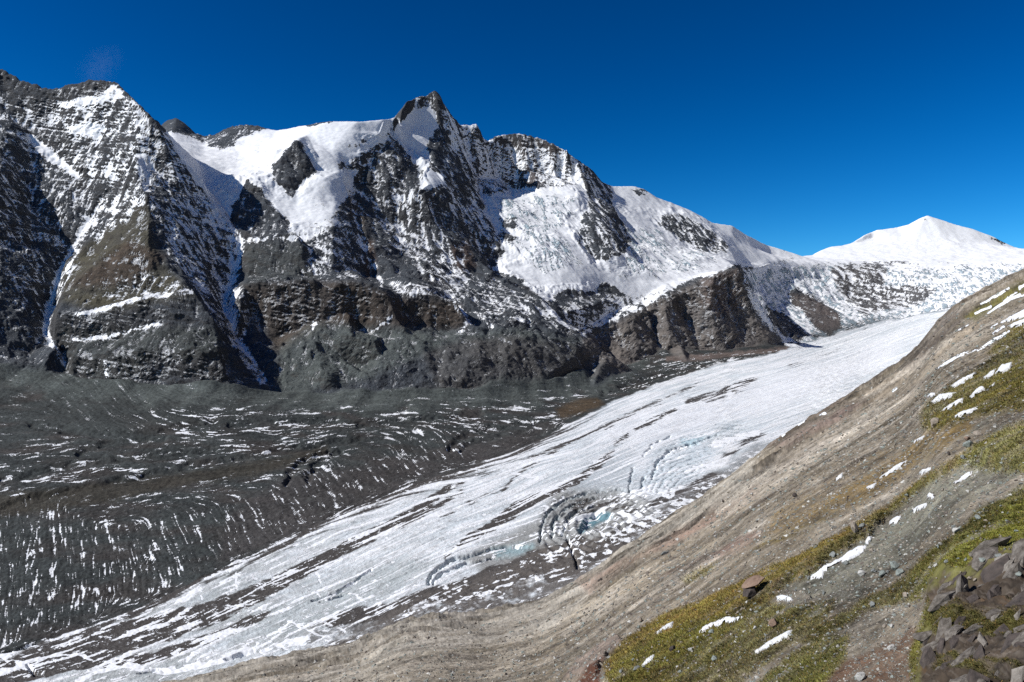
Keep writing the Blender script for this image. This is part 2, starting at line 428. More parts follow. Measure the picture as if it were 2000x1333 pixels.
# first relief on the even raster, then rows are packed where the ground stands steep towards the eye
R = sstep(.22, 1.1, ROUGH) * 1.1 * (1 - fl)
det = 19 * ridged(Xg / 230, Yg / 420, 3, 30) + 14 * ridged(Xg / 95 + 0.5 * w1, Yg / 150, 3, 40) - 17
Z = Z + R * det * 1.1
sky_y = np.interp(PX, [p[0] for p in SKY[:-2]] + [p[0] for p in SKY2[1:]], [p[2] for p in SKY[:-2]] + [p[2] for p in SKY2[1:]]).astype(np.float32)
toe_y = np.interp(PX, [600, 1000, 1250, 1400, 1600, 1800, 2200], [600, 760, 950, 1050, 1700, 2600, 3300])[None, :]
py_ = HZ - F * Z / Yg
dens = np.clip(-np.diff(py_, axis=0), 0, 40) + np.diff(YR)[:, None] / 30.0
dens = np.where(Yg[1:] > sky_y[None, :] + 420, 0.0005, dens)
dens = np.where(Yg[1:] < toe_y, dens * 0.05, dens)
dens = blur(dens.astype(np.float32), 7, 1.5)
cum = np.concatenate([np.zeros((1, NC), np.float32), np.cumsum(dens, 0)], 0)
NR2 = 1420
Y2 = np.empty((NR2, NC), np.float32)
for c_ in range(NC):
    Y2[:, c_] = np.interp(np.linspace(0, cum[-1, c_], NR2), cum[:, c_], YR)
Y2 = blur(Y2, 2, 0)
P2 = np.broadcast_to(PX, (NR2, NC))
Z = sample(Z, P2, Y2).astype(np.float32); ROUGH = sample(ROUGH, P2, Y2).astype(np.float32); fl = sample(fl, P2, Y2).astype(np.float32)
NR = NR2; PXg = P2; Yg = Y2
YIDX = np.arange(NR, dtype=np.float32)
Xg = ((PXg - 1000.0) / F * Yg).astype(np.float32)
w1 = fbm(Xg / 150, Yg / 150, 3, 5); w2 = fbm(Xg / 150, Yg / 150, 3, 15)
del py_, dens, cum

def grads(Z):
    global yr, yc
    yr = np.gradient(Yg, axis=0); yr = np.where(np.abs(yr) < .02, .02, yr); yc = np.gradient(Yg, axis=1)
    ZYp = np.gradient(Z, axis=0) / yr
    Zp = (np.gradient(Z, axis=1) - ZYp * yc) / STEP
    ZX = Zp * F / Yg
    ZY = ZYp - ZX * (PXg - 1000.0) / F
    return ZX, ZY

# rock relief: ridged noise in several sizes, strata steps
R = sstep(.22, 1.1, ROUGH) * 1.1 * (1 - fl)
R2 = sstep(.22, .6, ROUGH) * (1 - fl)
far = np.clip(Yg / 4000.0, 0.6, 1.5)
Zb = Z.copy()
K = .6 * Yg + .6 * Zb
det2 = 6.0 * ridged(Xg / 36, K / 44, 4, 50, 0.65) + 2.6 * ridged(Xg / 11, K / 13, 3, 54) - 3
Z = Z + R2 * det2
jag_ = sstep(.26, .36, ROUGH) * (1 - sstep(.5, .7, ROUGH)) * np.clip(sstep(310, 290, PXg) + sstep(380, 390, PXg) * sstep(520, 500, PXg) + sstep(783, 795, PXg) * sstep(1180, 1150, PXg), 0, 1)
Z = Z + jag_ * (1 - fl) * (11 * ridged(Xg / 46, Yg / 90, 2, 195) + 7 * ridged(Xg / 15, Yg / 40, 2, 197) - 7)
T = Z + 0.22 * Xg + 0.05 * Yg
Z = Z + R * (5.5 * perlin(T / 34, Xg / 500, 60) + 3.4 * perlin(T / 13, Xg / 160, 61))
snowy = sstep(0.10, 0.18, ROUGH) * (1 - sstep(0.24, 0.4, ROUGH)) * (1 - fl)
Z = Z + snowy * (11 * fbm(Xg / 120, Yg / 70, 5, 70, .58) + 3.6 * ridged(Xg / 70, Yg / 18 + .6 * w1, 3, 72) * sstep(.1, .5, fbm(Xg / 150, Yg / 150, 2, 73)))

# lines of fall, smeared noise along them = gullies, runnels and snow streaks
def lic(noise, dc, dr, n, step=1.0):
    acc = noise.copy(); cnt = 1.0
    for sgn in (1.0, -1.0):
        c = np.broadcast_to(np.arange(NC, dtype=np.float32), (NR, NC)).copy()
        r = np.broadcast_to(YIDX[:, None], (NR, NC)).copy()
        for k in range(n):
            ci = np.clip(c + 0.5, 0, NC - 1).astype(np.int32); ri = np.clip(r + 0.5, 0, NR - 1).astype(np.int32)
            w = 1.0 - k / n
            if k: acc += w * noise[ri, ci]; cnt += w
            c += sgn * step * dc[ri, ci]; r += sgn * step * dr[ri, ci]
    return acc / np.sqrt(cnt)

Zs = blur(Z, 2.5, 3)
ZX, ZY = grads(Zs)
gl = np.sqrt(ZX * ZX + ZY * ZY) + 1e-6
gx, gy = -ZX / gl, -ZY / gl
dc = (F / Yg * (gx - (PXg - 1000) / F * gy)) / STEP
dr = (gy - yc * dc) / yr
nn = np.sqrt(dc * dc + dr * dr) + 1e-6
dc /= nn; dr /= nn
white = rng.standard_normal((NR, NC)).astype(np.float32)
g1 = lic(blur(white, 0.5, 0.5) * 3, dc, dr, 11)
g2 = lic(blur(white[::-1, ::-1].copy(), 1.5, 1.5) * 8, dc, dr, 20, 1.5)
g1 = g1 / g1.std(); g2 = g2 / g2.std()
steep = sstep(0.35, 0.9, gl)
Z = Z + R * steep * (1 - sstep(1.2, 2.2, gl)) * (1.7 * g2 + 0.8 * g1) * far
# cliffs: push the face in and out as well, so that ribs, beds and overhangs stand in it
cl = sstep(.9, 2.2, gl) * R2
bm_ = sstep(-8, 8, poly_sd(PXg, HZ - F * Z / Yg, [(1138,664),(1180,636),(1235,616),(1300,580),(1390,542),(1444,532),(1452,560),(1500,660),(1400,696),(1265,716),(1215,730),(1140,694)])) * (Yg < 4200) * (1 - fl)
Yg = Yg - bm_ * (30 * ridged((Xg + .6 * Z) / 120, (Z - .4 * Xg) / 95, 4, 201, .6) + 9 * ridged((Xg + .8 * Z) / 30, (Z - .5 * Xg) / 22, 3, 202, .6) - 20)
Yg = Yg - cl * (9 * ridged(Xg / 62, Z / 75, 3, 140) + 6.5 * ridged((Xg + .5 * Z) / 24, (Z - .3 * Xg) / 17, 4, 143, .65) + 3.5 * perlin(T / 9, Xg / 120, 147) - 7)
Xg = ((PXg - 1000.0) / F * Yg).astype(np.float32)
print('rock relief done')

PYg = (HZ - F * Z / Yg).astype(np.float32)

# ---- valley floor: direction of the furrows in the rubble and of the flow in the ice
FLOW = [(50,1100,-.18,1),(0,1250,-.2,1),(130,1200,-.1,1),(200,1100,.12,1),(350,1080,.4,1),(500,1000,.55,1),(650,930,.65,.95),(780,900,.7,.8),(880,880,.6,.7),(640,980,.7,1),(60,1010,.1,1),
 (100,900,1,-.15),(300,880,1,-.1),(250,820,.9,.4),(500,850,1,-.05),(700,800,1,-.02),(900,790,1,0),(1000,790,1,.05),(1100,765,1,-.08),(200,790,.6,.6),(700,870,.9,-.12),(950,845,1,.12),(0,850,1,.05),(0,940,1,-.2),(200,960,1,-.2),
 (450,930,1,-.15),(600,885,1,-.25),(1300,715,1,-.2),(1500,685,1,-.2),(1020,840,1,.15),
 (100,1290,1,-.28),(250,1230,1,-.33),(500,1150,1,-.45),(650,1090,1,-.48),(800,1030,1,-.5),(1000,960,1,-.5),(1200,860,1,-.45),(1400,790,1,-.38),(1600,710,1,-.28),(1700,670,1,-.5),(500,1240,1,-.45),(800,1120,1,-.5),(1000,1050,1,-.3)]
ICE_EDGE = [(-200,1330),(0,1278),(100,1250),(200,1217),(300,1176),(400,1126),(500,1082),(600,1032),(700,990),(850,932),(900,918),(1000,884),(1100,834),(1200,784),(1300,744),(1400,712),(1500,694),(1570,670),(1640,650),(1700,632),(1760,612),(2200,520)]
ie = np.interp(PX, [p[0] for p in ICE_EDGE], [p[1] for p in ICE_EDGE]).astype(np.float32)[None, :]
eb = 5 * fbm(Xg / 130, Yg / 130, 3, 80) + 2 * fbm(Xg / 22, Yg / 22, 2, 83)
ICE = sstep(-2, 2, PYg - ie + eb) * fl           # 1 on bare ice
num_c = np.zeros((NR, NC), np.float32); num_s = np.zeros((NR, NC), np.float32)
for (x, y, dx, dy) in FLOW:
    w = 1.0 / (((PXg - x) / 1.6) ** 2 + (PYg - y) ** 2 + 300) ** 2
    th = 2 * math.atan2(dy, dx)
    num_c += w * math.cos(th); num_s += w * math.sin(th)
ies = np.gradient(ie[0]) / STEP
eth = 2 * np.arctan(blur(ies[None, :].astype(np.float32), 8, 0))
wI = np.where(PYg > ie - 12, np.exp(-np.clip(PYg - ie, 0, 400) / 70.0), np.exp(-np.clip(ie - 12 - PYg, 0, 400) / 6.0)).astype(np.float32)
nrm = np.sqrt(num_c ** 2 + num_s ** 2) + 1e-12
num_c = (1 - wI) * num_c / nrm + wI * np.cos(eth); num_s = (1 - wI) * num_s / nrm + wI * np.sin(eth)
th = 0.5 * np.arctan2(num_s, num_c) + 0.42 * fbm(Xg / 45, Yg / 45, 3, 88) * (1 - ICE)
dpy = np.gradient(PYg, axis=0); dpy = np.where(np.abs(dpy) < 0.15, -0.15, dpy)
dpyc = np.gradient(PYg, axis=1)
dc = np.cos(th) / STEP
dr = (np.sin(th) - dpyc * dc) / dpy
nn = np.sqrt(dc * dc + dr * dr) + 1e-6
dc /= nn; dr /= nn
f1 = lic(blur(white, 0.55, 0.55) * 3, dc, dr, 15)
f2 = lic(blur(white[::-1].copy(), 1.35, 1.35) * 5, dc, dr, 22, 1.4)
f1 /= f1.std(); f2 /= f2.std()
f3 = fbm(Xg / 9, Yg / 9, 3, 90)
rub = fl * (1 - ICE)
# scree aprons spreading from the foot of the walls
FOOT = [(-250,720),(0,730),(140,744),(260,762),(450,766),(532,772),(600,778),(720,780),(800,778),(905,765),(1050,764),(1140,746),(1215,724),(1262,708),(1300,694),(2200,560)]
fd = PYg - np.interp(PX, [p[0] for p in FOOT], [p[1] for p in FOOT]).astype(np.float32)[None, :]
fanh = 6 + 34 * np.clip(fbm(Xg / 130, np.zeros_like(Xg) + 3.3, 3, 190) + .25, 0, 1)
apron = np.clip(1 - np.clip(fd + 12, 0, 90) / (34 + 46 * np.clip(fbm(Xg / 90, Xg * 0 + 7.1, 3, 191) + .4, 0, 1)), 0, 1) * sstep(1300, 1200, PXg)
Z = Z + rub * fanh * apron ** 1.6 * .75
Z = Z + rub * (2.4 * fbm(Xg / 70, Yg / 70, 4, 92) + 1.3 * f3 + .5 * fbm(Xg / 3.5, Yg / 3.5, 2, 93) - 0.2 * f2 - 0.12 * f1)
Z = Z + ICE * (1.6 * fbm(Xg / 90, Yg / 90, 3, 95) + 0.7 * f3 + .5 * fbm(Xg / 4, Yg / 4, 2, 96) + 0.18 * f2 + 0.12 * f1)

# crevasses and collapse rings in the lower ice: grooves sunk into the surface
GROOVES = [
 [(835,1138,4),(850,1115,5),(880,1095,5),(930,1080,5),(990,1066,4),(1045,1072,3)],
 [(845,1140,3),(868,1118,4),(910,1100,4),(960,1090,3),(1010,1088,2)],
 [(1055,1062,3),(1058,1030,4),(1070,1002,5),(1100,978,5),(1150,962,4),(1210,958,3),(1250,965,2)],
 [(1078,1050,4),(1080,1020,5),(1100,995,4),(1140,978,4),(1190,972,3)],
 [(1098,1045,3),(1106,1015,4),(1130,998,3),(1165,988,2)],
 [(1105,1050,3),(1118,1080,4),(1128,1110,3)],
 [(610,1172,2),(660,1158,3),(700,1130,3),(722,1112,2)], [(625,1176,2),(680,1160,3)],
 [(1272,935,3),(1285,900,4),(1310,880,4),(1350,868,3),(1400,850,2)], 
 
 [(1230,940,2),(1236,915,3),(1228,960,2)], [(1250,955,2),(1258,930,3)], [(1255,890,2),(1275,868,2),(1310,852,2)],
 [(0,1276,4),(40,1268,5),(70,1258,3)],[(55,1300,4),(70,1316,5),(85,1312,4)],
 [(440,1290,2),(470,1280,5),(495,1272,5),(520,1268,2)],[(270,1316,2),(310,1306,3),(330,1308,2)],
]
SCARPS = [[(-100,1010,4),(120,962,4),(300,926,5),(420,902,4),(560,880,4),(700,858,3)],[(-60,960,3),(100,915,3),(180,905,4),(300,893,4),(420,880,3)],[(640,882,3),(595,900,4),(568,925,5),(560,945,3)],[(665,880,2),(625,900,4),(604,925,4),(600,940,2)],
 [(1100,836,2),(1040,828,4),(960,838,4),(900,855,4),(878,875,3)],[(1060,845,2),(980,850,4),(920,865,3),(900,880,2)],[(60,830,3),(200,850,4),(330,840,3),(420,822,3)],[(150,885,3),(230,860,3),(320,858,2)],[(700,830,3),(820,822,4),(940,812,3)],[(450,830,3),(560,826,3),(660,822,2)],[(1180,770,3),(1270,740,3),(1360,715,2)]]
groove = np.full((NR, NC), 0, np.float32)
jx = 3 * fbm(Xg / 26, Yg / 26, 3, 97); jy = 2 * fbm(Xg / 26, Yg / 26, 3, 98)
for g in GROOVES:
    groove = np.maximum(groove, sstep(-1.2, 2.0, stroke_d(PXg + 1.8 * jx + 1.2 * f3, PYg + 1.8 * jy + 1.2 * f3, g) - .6 - 1.4 * sstep(0, .4, f3)))
# field of fine arc crevasses
arcm = sstep(-4, 14, poly_sd(PXg, PYg, [(1245,960),(1262,905),(1300,862),(1370,828),(1450,818),(1460,840),(1400,880),(1385,920),(1340,950),(1300,975)]))
arcp = np.sin(0.58 * np.hypot((PXg - 1420), (PYg - 990) * 1.5) + 2.5 * w1 + 4.5 * fbm(Xg / 45, Yg / 45, 4, 99, .6))
arc = arcm * sstep(0.25, 0.9, arcp)
ICE_HOLE = [(1128,1036),(1142,1012),(1160,999),(1190,1001),(1196,1010),(1170,1022),(1150,1034),(1132,1042)]  # sunken hole in the ice; its blue shade is also put into the colour
ice_hole = sstep(-3, 5, poly_sd(PXg + jx, PYg + jy, ICE_HOLE))
scarp = np.zeros((NR, NC), np.float32)
for g in SCARPS:
    scarp = np.maximum(scarp, sstep(-7, 3, stroke_d(PXg + 3 * jx, PYg + 3 * jy, g)))
Z = Z - fl * (1 - ICE) * scarp * 7.0 + fl * (1 - ICE) * 1.3 * fbm(Xg / 26, Yg / 18, 4, 173, .6)
gbr = sstep(-.35, .15, fbm(Xg / 14, Yg / 14, 3, 170)); groove *= .35 + .65 * gbr; arc *= gbr
Z = Z - fl * (9.5 * groove + 2.2 * arc + 10.0 * ice_hole)
ringm = sstep(0, 20, poly_sd(PXg, PYg, [(1040,1080),(1045,1000),(1090,950),(1200,940),(1270,960),(1290,1000),(1200,1060),(1120,1110)]))
Z = Z + fl * ringm * (1.6 * np.sin(0.34 * np.hypot((PXg - 1180), (PYg - 1030) * 1.7) + 5 * fbm(Xg / 50, Yg / 50, 4, 171, .6)) + 1.3 * ridged(Xg / 22, Yg / 22, 4, 172, .6))
MRG = sstep(-6, 25, poly_sd(PXg, PYg, [(560,1300),(600,1210),(760,1190),(900,1150),(1040,1060),(1250,1000),(1400,930),(1500,860),(1520,880),(1400,980),(1250,1060),(1000,1180),(800,1240),(620,1300)]))
Z = Z + fl * MRG * (2.4 * ridged(Xg / 26, Yg / 26, 4, 101, .6) - 1.0)
# ice fall: seracs
SERAC = sstep(-10, 15, poly_sd(PXg, PYg, [(1450,530),(1600,512),(1850,520),(2200,500),(2200,640),(1830,625),(1760,640),(1650,668),(1560,680),(1480,600)]))
Z = Z + SERAC * (1 - fl) * (7 * ridged(Xg / 60, Yg / 45, 4, 105, .6) - 2) + fl * ICE * sstep(1480, 1620, PXg) * (5 * ridged(Xg / 50, Yg / 40, 4, 107, .65) - 1.5)
SER2 = sstep(-8, 12, poly_sd(PXg, PYg, [(960,390),(1060,380),(1130,385),(1110,450),(1140,520),(1060,540),(1000,480)]))
SER2 = np.maximum(SER2, sstep(-8, 12, poly_sd(PXg, PYg, [(1215,445),(1290,440),(1320,480),(1420,500),(1380,530),(1290,540),(1200,545),(1225,500)])))
Z = Z + (1 - fl) * SER2 * (16 * ridged(Xg / 48 + .5 * w1, Yg / 34, 4, 106, .6) * sstep(-.3, .3, fbm(Xg / 160, Yg / 160, 2, 108)) - 2)
PYg = (HZ - F * Z / Yg).astype(np.float32)
ZX, ZY = grads(Z)
gl = np.sqrt(ZX * ZX + ZY * ZY)

# ------------------------------------------------------------------ where snow lies on the rock (share of the ground it covers)
COVER = [
 (.36,10,[(-180,180),(20,215),(60,262),(150,345),(180,380),(170,430),(110,560),(95,640),(0,700),(-180,700)]),
 (.16,14,[(-180,560),(60,600),(95,640),(120,720),(-180,740)]),
 (.30,6,[(20,215),(120,190),(240,180),(292,228),(262,330),(180,352),(60,262)]),
 (.10,5,[(-180,60),(0,130),(100,170),(205,155),(225,172),(150,195),(100,200),(60,212),(0,190),(-180,160)]),
 (.97,3,[(118,204),(150,192),(190,190),(215,168),(232,172),(247,190),(225,195),(170,207),(125,213)]),
 (.95,4,[(130,246),(180,240),(210,250),(190,270),(165,270),(140,256)]),
 (.95,3,[(45,255),(70,268),(130,318),(160,345),(150,350),(90,312),(55,275)]),
 (.46,8,[(130,300),(260,295),(250,340),(180,352)]),
 (.55,8,[(292,228),(340,290),(400,390),(470,480),(480,680),(430,640),(380,560),(330,500),(300,430),(290,380),(270,330),(268,270)]),
 (.72,6,[(370,350),(400,385),(450,440),(476,476),(450,480),(420,450),(395,420)]),
 (.6,7,[(195,388),(285,385),(250,430),(200,470),(180,470),(180,420)]),
 (.12,8,[(125,520),(200,460),(290,400),(292,470),(290,560),(125,575)]),
 (.28,8,[(230,540),(330,520),(372,565),(280,580),(200,590)]),
 (.06,8,[(112,628),(200,610),(380,580),(430,650),(480,690),(545,775),(-180,760),(-180,720),(120,720)]),
 (1.05,4,[(322,256),(385,270),(405,285),(440,292),(470,268),(530,246),(600,238),(640,230),(700,228),(775,220),(762,250),(750,280),(735,300),(705,328),(690,355),(680,385),(665,400),(640,440),(600,470),(570,470),(560,440),
   (530,400),(500,360),(480,350),(470,380),(455,420),(450,440),(478,475),(468,475),(440,430),(400,380),(370,335),(345,300)]),
 (.12,3,[(305,250),(325,232),(345,226),(365,240),(390,270),(340,257),(318,256)]),
 (.28,4,[(385,272),(450,246),(525,246),(470,266),(450,290),(420,288)]),
 (.5,2,[(590,244),(640,235),(652,238),(600,249)]),
 (.10,3,[(579,274),(592,284),(606,312),(618,338),(592,352),(582,368),(572,384),(560,378),(552,366),(533,352),(532,322),(546,308),(562,290)]),
 (.2,4,[(483,350),(500,375),(515,400),(560,425),(570,445),(540,470),(470,460),(450,430),(452,405),(470,380)]),
 (.38,4,[(658,322),(700,306),(735,284),(757,280),(735,308),(700,330),(665,332)]),
 (.45,3,[(672,290),(705,272),(718,276),(690,294)]),
 (.30,3,[(783,232),(800,198),(848,180),(872,212),(860,232),(840,206),(812,214)]),
 (1.05,3,[(775,245),(790,232),(812,214),(838,208),(850,222),(860,262),(848,268),(833,285),(840,312),(838,330),(865,342),(870,358),(830,374),(820,368),(826,335),(795,300),(766,262)]),
 (.27,4,[(762,262),(795,305),(826,335),(820,365),(790,378),(700,376),(685,370),(705,330),(738,300)]),
 (.62,5,[(735,388),(790,380),(822,366),(815,388),(770,400),(735,400)]),
 (.25,5,[(832,285),(870,230),(878,300),(886,340),(886,370),(866,340),(840,312)]),
 (.55,8,[(872,212),(892,240),(930,260),(960,280),(985,310),(990,365),(945,385),(975,470),(985,490),(925,490),(898,405),(886,372),(878,300),(868,262)]),
 (.14,8,[(872,290),(900,310),(930,380),(915,405),(890,370)]),
 (.62,8,[(930,300),(955,290),(985,360),(945,385),(970,460),(950,470),(925,400),(910,340)]),
 (.92,2,[(900,244),(932,240),(934,254),(905,250)]),
 (.42,5,[(960,275),(1000,257),(1080,285),(1105,293),(1060,360),(995,368)]),
 (.70,6,[(1062,305),(1105,294),(1142,340),(1142,360),(1055,362)]),
 (.12,4,[(960,274),(1000,255),(1060,268),(1098,292),(1060,290),(1000,288)]),
 (1.05,4,[(945,387),(1000,369),(1060,366),(1140,359),(1152,395),(1135,425),(1130,475),(1165,510),(1215,497),(1235,470),(1195,400),(1198,364),(1240,352),(1280,373),(1345,395),(1430,426),(1535,490),(1590,490),(1480,525),(1445,522),(1400,533),
   (1350,546),(1300,570),(1260,585),(1235,592),(1200,560),(1180,550),(1165,565),(1140,580),(1100,590),(1060,586),(1020,548),(960,525),(985,492),(975,462),(950,415)]),
 (.38,4,[(1150,392),(1178,400),(1200,430),(1218,470),(1222,492),(1165,507),(1132,475),(1132,448),(1150,425)]),
 (.45,4,[(1120,318),(1155,330),(1175,356),(1197,395),(1170,400),(1150,375),(1135,345)]),
 (.40,4,[(1290,420),(1330,418),(1390,453),(1422,480),(1420,492),(1370,492),(1330,470),(1285,435)]),
 (.35,3,[(1230,370),(1255,370),(1268,378),(1245,382)]),
 (.55,6,[(960,455),(1000,448),(1008,470),(985,480)]),
 (.35,4,[(975,430),(1005,425),(1010,450),(985,450)]),
 (.66,7,[(1100,600),(1180,575),(1250,580),(1310,560),(1300,580),(1230,615),(1180,635),(1140,660),(1110,650)]),
 (.25,4,[(1080,580),(1110,562),(1150,572),(1175,556),(1190,568),(1175,590),(1140,606),(1100,608)]),
 (.03,3,[(1138,662),(1180,634),(1235,614),(1300,586),(1350,566),(1390,548),(1430,520),(1446,516),(1460,600),(1532,672),(1400,694),(1265,714),(1215,730),(1140,692)]),
 (.94,6,[(1452,528),(1550,503),(1800,498),(2200,480),(2200,650),(1850,640),(1750,660),(1600,690),(1540,682),(1500,640),(1470,600)]),
 (.12,4,[(1541,575),(1558,560),(1575,575),(1600,588),(1638,612),(1642,640),(1620,652),(1592,640),(1570,608),(1548,595)]),
 (.15,4,[(1498,600),(1530,612),(1560,640),(1578,655),(1562,668),(1530,655),(1505,625)]),
 (.52,5,[(1622,525),(1660,516),(1700,512),(1770,510),(1780,520),(1740,535),(1720,560),(1800,560),(1826,568),(1812,585),(1770,600),(1720,606),(1690,615),(1660,592),(1640,570)]),
 (1.0,4,[(1730,520),(1800,510),(1816,520),(1790,540),(1735,545)]),
 (1.1,3,[(1530,490),(1620,460),(1700,430),(1812,395),(1990,465),(2200,470),(2200,512),(1900,513),(1780,509),(1560,512)]),
 (.4,2,[(1800,424),(1812,430),(1816,436),(1806,432)]), (.45,2,[(1932,462),(1965,472),(1962,478),(1938,468)]),
 (.52,10,[(735,430),(790,425),(850,440),(900,500),(930,560),(900,600),(870,570),(820,530),(780,500)]),
 (.45,10,[(590,480),(650,440),(690,405),(722,480),(705,540),(620,540),(520,540),(560,500)]),
 (.9,6,[(560,452),(620,430),(660,420),(660,440),(600,468),(570,470)]),
 (.75,5,[(476,462),(530,462),(585,462),(585,470),(520,470),(485,476)]),
 (.42,10,[(900,560),(960,540),(1060,590),(1100,640),(1020,635),(950,630)]),
 (.5,8,[(755,545),(880,565),(900,598),(840,575),(780,578)]),
 (.07,8,[(480,480),(540,470),(600,480),(590,540),(480,550)]),
 (.02,8,[(475,560),(600,548),(700,553),(780,580),(900,596),(910,640),(770,640),(640,640),(540,690)]),
 (.07,8,[(540,690),(620,632),(760,642),(900,652),(1100,645),(1140,662),(1215,728),(1050,768),(540,778)]),
]
STREAKS = [   # snow lying in couloirs and on ledges: share, line of (px, py, halfwidth)
 (.78,[(420,425,20),(462,474,16),(455,540,10),(445,600,12),(460,660,12),(490,710,10),(512,742,8)]),
 (.66,[(178,380,6),(172,430,11),(140,500,12),(112,560,13),(95,610,11),(90,650,7),(112,690,5),(125,712,4)]),
 (.8,[(150,616,2.5),(200,603,3.5),(290,579,4),(372,571,5)]), (.75,[(142,664,2),(200,660,3),(300,634,3),(312,636,3)]),
 (.55,[(770,440,6),(800,490,9),(832,528,9),(868,562,8),(888,592,5),(915,632,6)]), (.6,[(860,450,4),(868,500,5),(878,550,5),(886,590,4)]),
 (.6,[(930,610,4),(960,640,4)]), (.7,[(620,625,4),(612,640,4)]), (.8,[(725,645,3),(755,632,3),(765,618,3)]), (.6,[(900,650,3),(912,630,3)]),
 (.7,[(700,470,4),(735,520,5),(745,560,3)]),
 (.6,[(640,470,3),(700,465,4)]), (.9,[(1060,590,5),(1095,630,4),(1110,640,3)]),
 (.75,[(170,730,2),(175,745,2)]), (.7,[(205,705,2),(208,735,2)]),
]
cov = 0.05 + 0.32 * sstep(150, 800, Z)
cx = PXg + 6 * fbm(Xg / 45, Yg / 45, 4, 110, .65) + 2 * fbm(Xg / 8, Yg / 8, 2, 111); cy = PYg + 6 * fbm(Xg / 45, Yg / 45, 4, 112, .65) + 2 * fbm(Xg / 8, Yg / 8, 2, 113)
mtn = 1 - fl
for c, soft, poly in COVER:
    m = sstep(-soft, soft, poly_sd(cx, cy, poly))
    cov = cov * (1 - m) + c * m
for c, line in STREAKS:
    m = sstep(-3, 2, stroke_d(cx, cy, line))
    cov = np.maximum(cov, c * m)
strata = perlin((Z + 0.22 * Xg + 0.05 * Yg) / 22 + 1.2 * w1, Xg / 260, 120) + 0.6 * perlin((Z + 0.22 * Xg + 0.05 * Yg) / 8, Xg / 90, 121)
curv = blur(Z, 3, 3) - Z
n_r = 0.30 * g1 + 0.2 * g2 - (1.1 + .8 * sstep(.5, 1.2, .9 - .2 * gl)) * strata + 1.6 * fbm(Xg / 60, Yg / 60, 3, 126) + 3.0 * fbm(Xg / 15, Yg / 17, 4, 125, 0.9) + .25 * white + 0.4 * gl - 0.25 * np.clip(curv, -4, 4)
n_r = n_r - blur(n_r, 16, 16)
n_s = rank(n_r, mtn > 0.5)
SNOW = (cov - n_s) * 1.5 + np.where(cov > 0.93, 0.55, 0) - .5 * (cov > .93) * sstep(.72, .95, rank(fbm(Xg / 200, Yg / 60, 3, 127) + .5 * fbm(Xg / 25, Yg / 12, 3, 128) + .12 * g1))

# colour of the bare rock
def col(*c): return np.array(c, np.float32)
BASE = np.empty((NR, NC, 3), np.float32)
BASE[:] = col(.070, .079, .090)
def tint(m, c):
    global BASE
    BASE = BASE * (1 - m[..., None]) + col(*c) * m[..., None]
k1 = fbm(Xg / 160, Yg / 160, 4, 130)
tint(0.4 * sstep(0.05, 0.5, k1) * (1 - sstep(500, 800, Z)), (.058, .050, .044))
ROCKTINT = [
 ((.092,.082,.050),.8,12,[(125,520),(200,450),(290,385),(300,470),(330,530),(380,580),(200,610),(120,590)]),
 ((.090,.060,.045),.7,10,[(130,560),(250,470),(330,500),(250,560)]),
 ((.066,.074,.071),.9,10,[(120,640),(430,640),(450,700),(300,700),(220,760),(120,750)]),
 ((.078,.086,.085),.9,12,[(480,480),(540,470),(600,480),(620,540),(480,560)]),
 ((.082,.063,.048),.85,10,[(475,560),(600,548),(700,553),(780,580),(900,596),(910,640),(770,640),(640,640),(540,690)]),
 ((.098,.112,.106),.9,12,[(545,680),(615,630),(770,640),(905,650),(1010,640),(1130,665),(1120,700),(1040,670),(930,665),(840,690),(720,740),(540,778)]),
 ((.100,.097,.093),.85,10,[(825,690),(900,665),(1000,655),(1130,675),(1215,728),(1050,768),(860,768)]),
 ((.150,.134,.122),.95,8,[(1138,662),(1235,614),(1300,577),(1390,538),(1447,526),(1462,600),(1532,674),(1400,694),(1265,714),(1215,730),(1140,692)]),
 ((.165,.125,.108),.7,8,[(1370,545),(1440,527),(1450,600),(1400,620),(1370,590)]),
 ((.155,.128,.115),.8,6,[(1541,575),(1575,575),(1638,612),(1642,640),(1620,652),(1592,640),(1548,595)]),
 ((.13,.12,.115),.8,8,[(1490,600),(1560,640),(1578,655),(1562,670),(1500,640)]),
 ((.12,.075,.05),.7,5,[(712,470),(730,470),(735,530),(715,545)]),
 ((.11,.07,.05),.7,6,[(880,480),(915,470),(930,520),(890,540)]),
 ((.10,.08,.06),.6,6,[(690,395),(715,400),(712,450),(680,420)]),
 ((.14,.135,.135),.85,8,[(1615,520),(1780,505),(1830,565),(1770,605),(1690,618),(1640,575)]),
 ((.16,.13,.125),.6,8,[(960,275),(1060,275),(1105,295),(1060,360),(995,368)]),
]
for c, a, soft, poly in ROCKTINT:
    tint(a * sstep(-soft, soft, poly_sd(cx, cy, poly)) * (0.75 + 0.25 * np.clip(k1 * 2 + .5, 0, 1)), c)
tint(.55 * sstep(1.0, 2.0, gl) * (1 - sstep(1130, 1160, PXg) * sstep(590, 620, PYg)), (.052, .046, .042))  # dark cliff rock, plus shade of steep faces put into the colour
BASE *= (1 + 0.32 * fbm(Xg / 25, Yg / 25, 4, 133) + 0.16 * perlin(T / 9, Xg / 80, 134))[..., None]

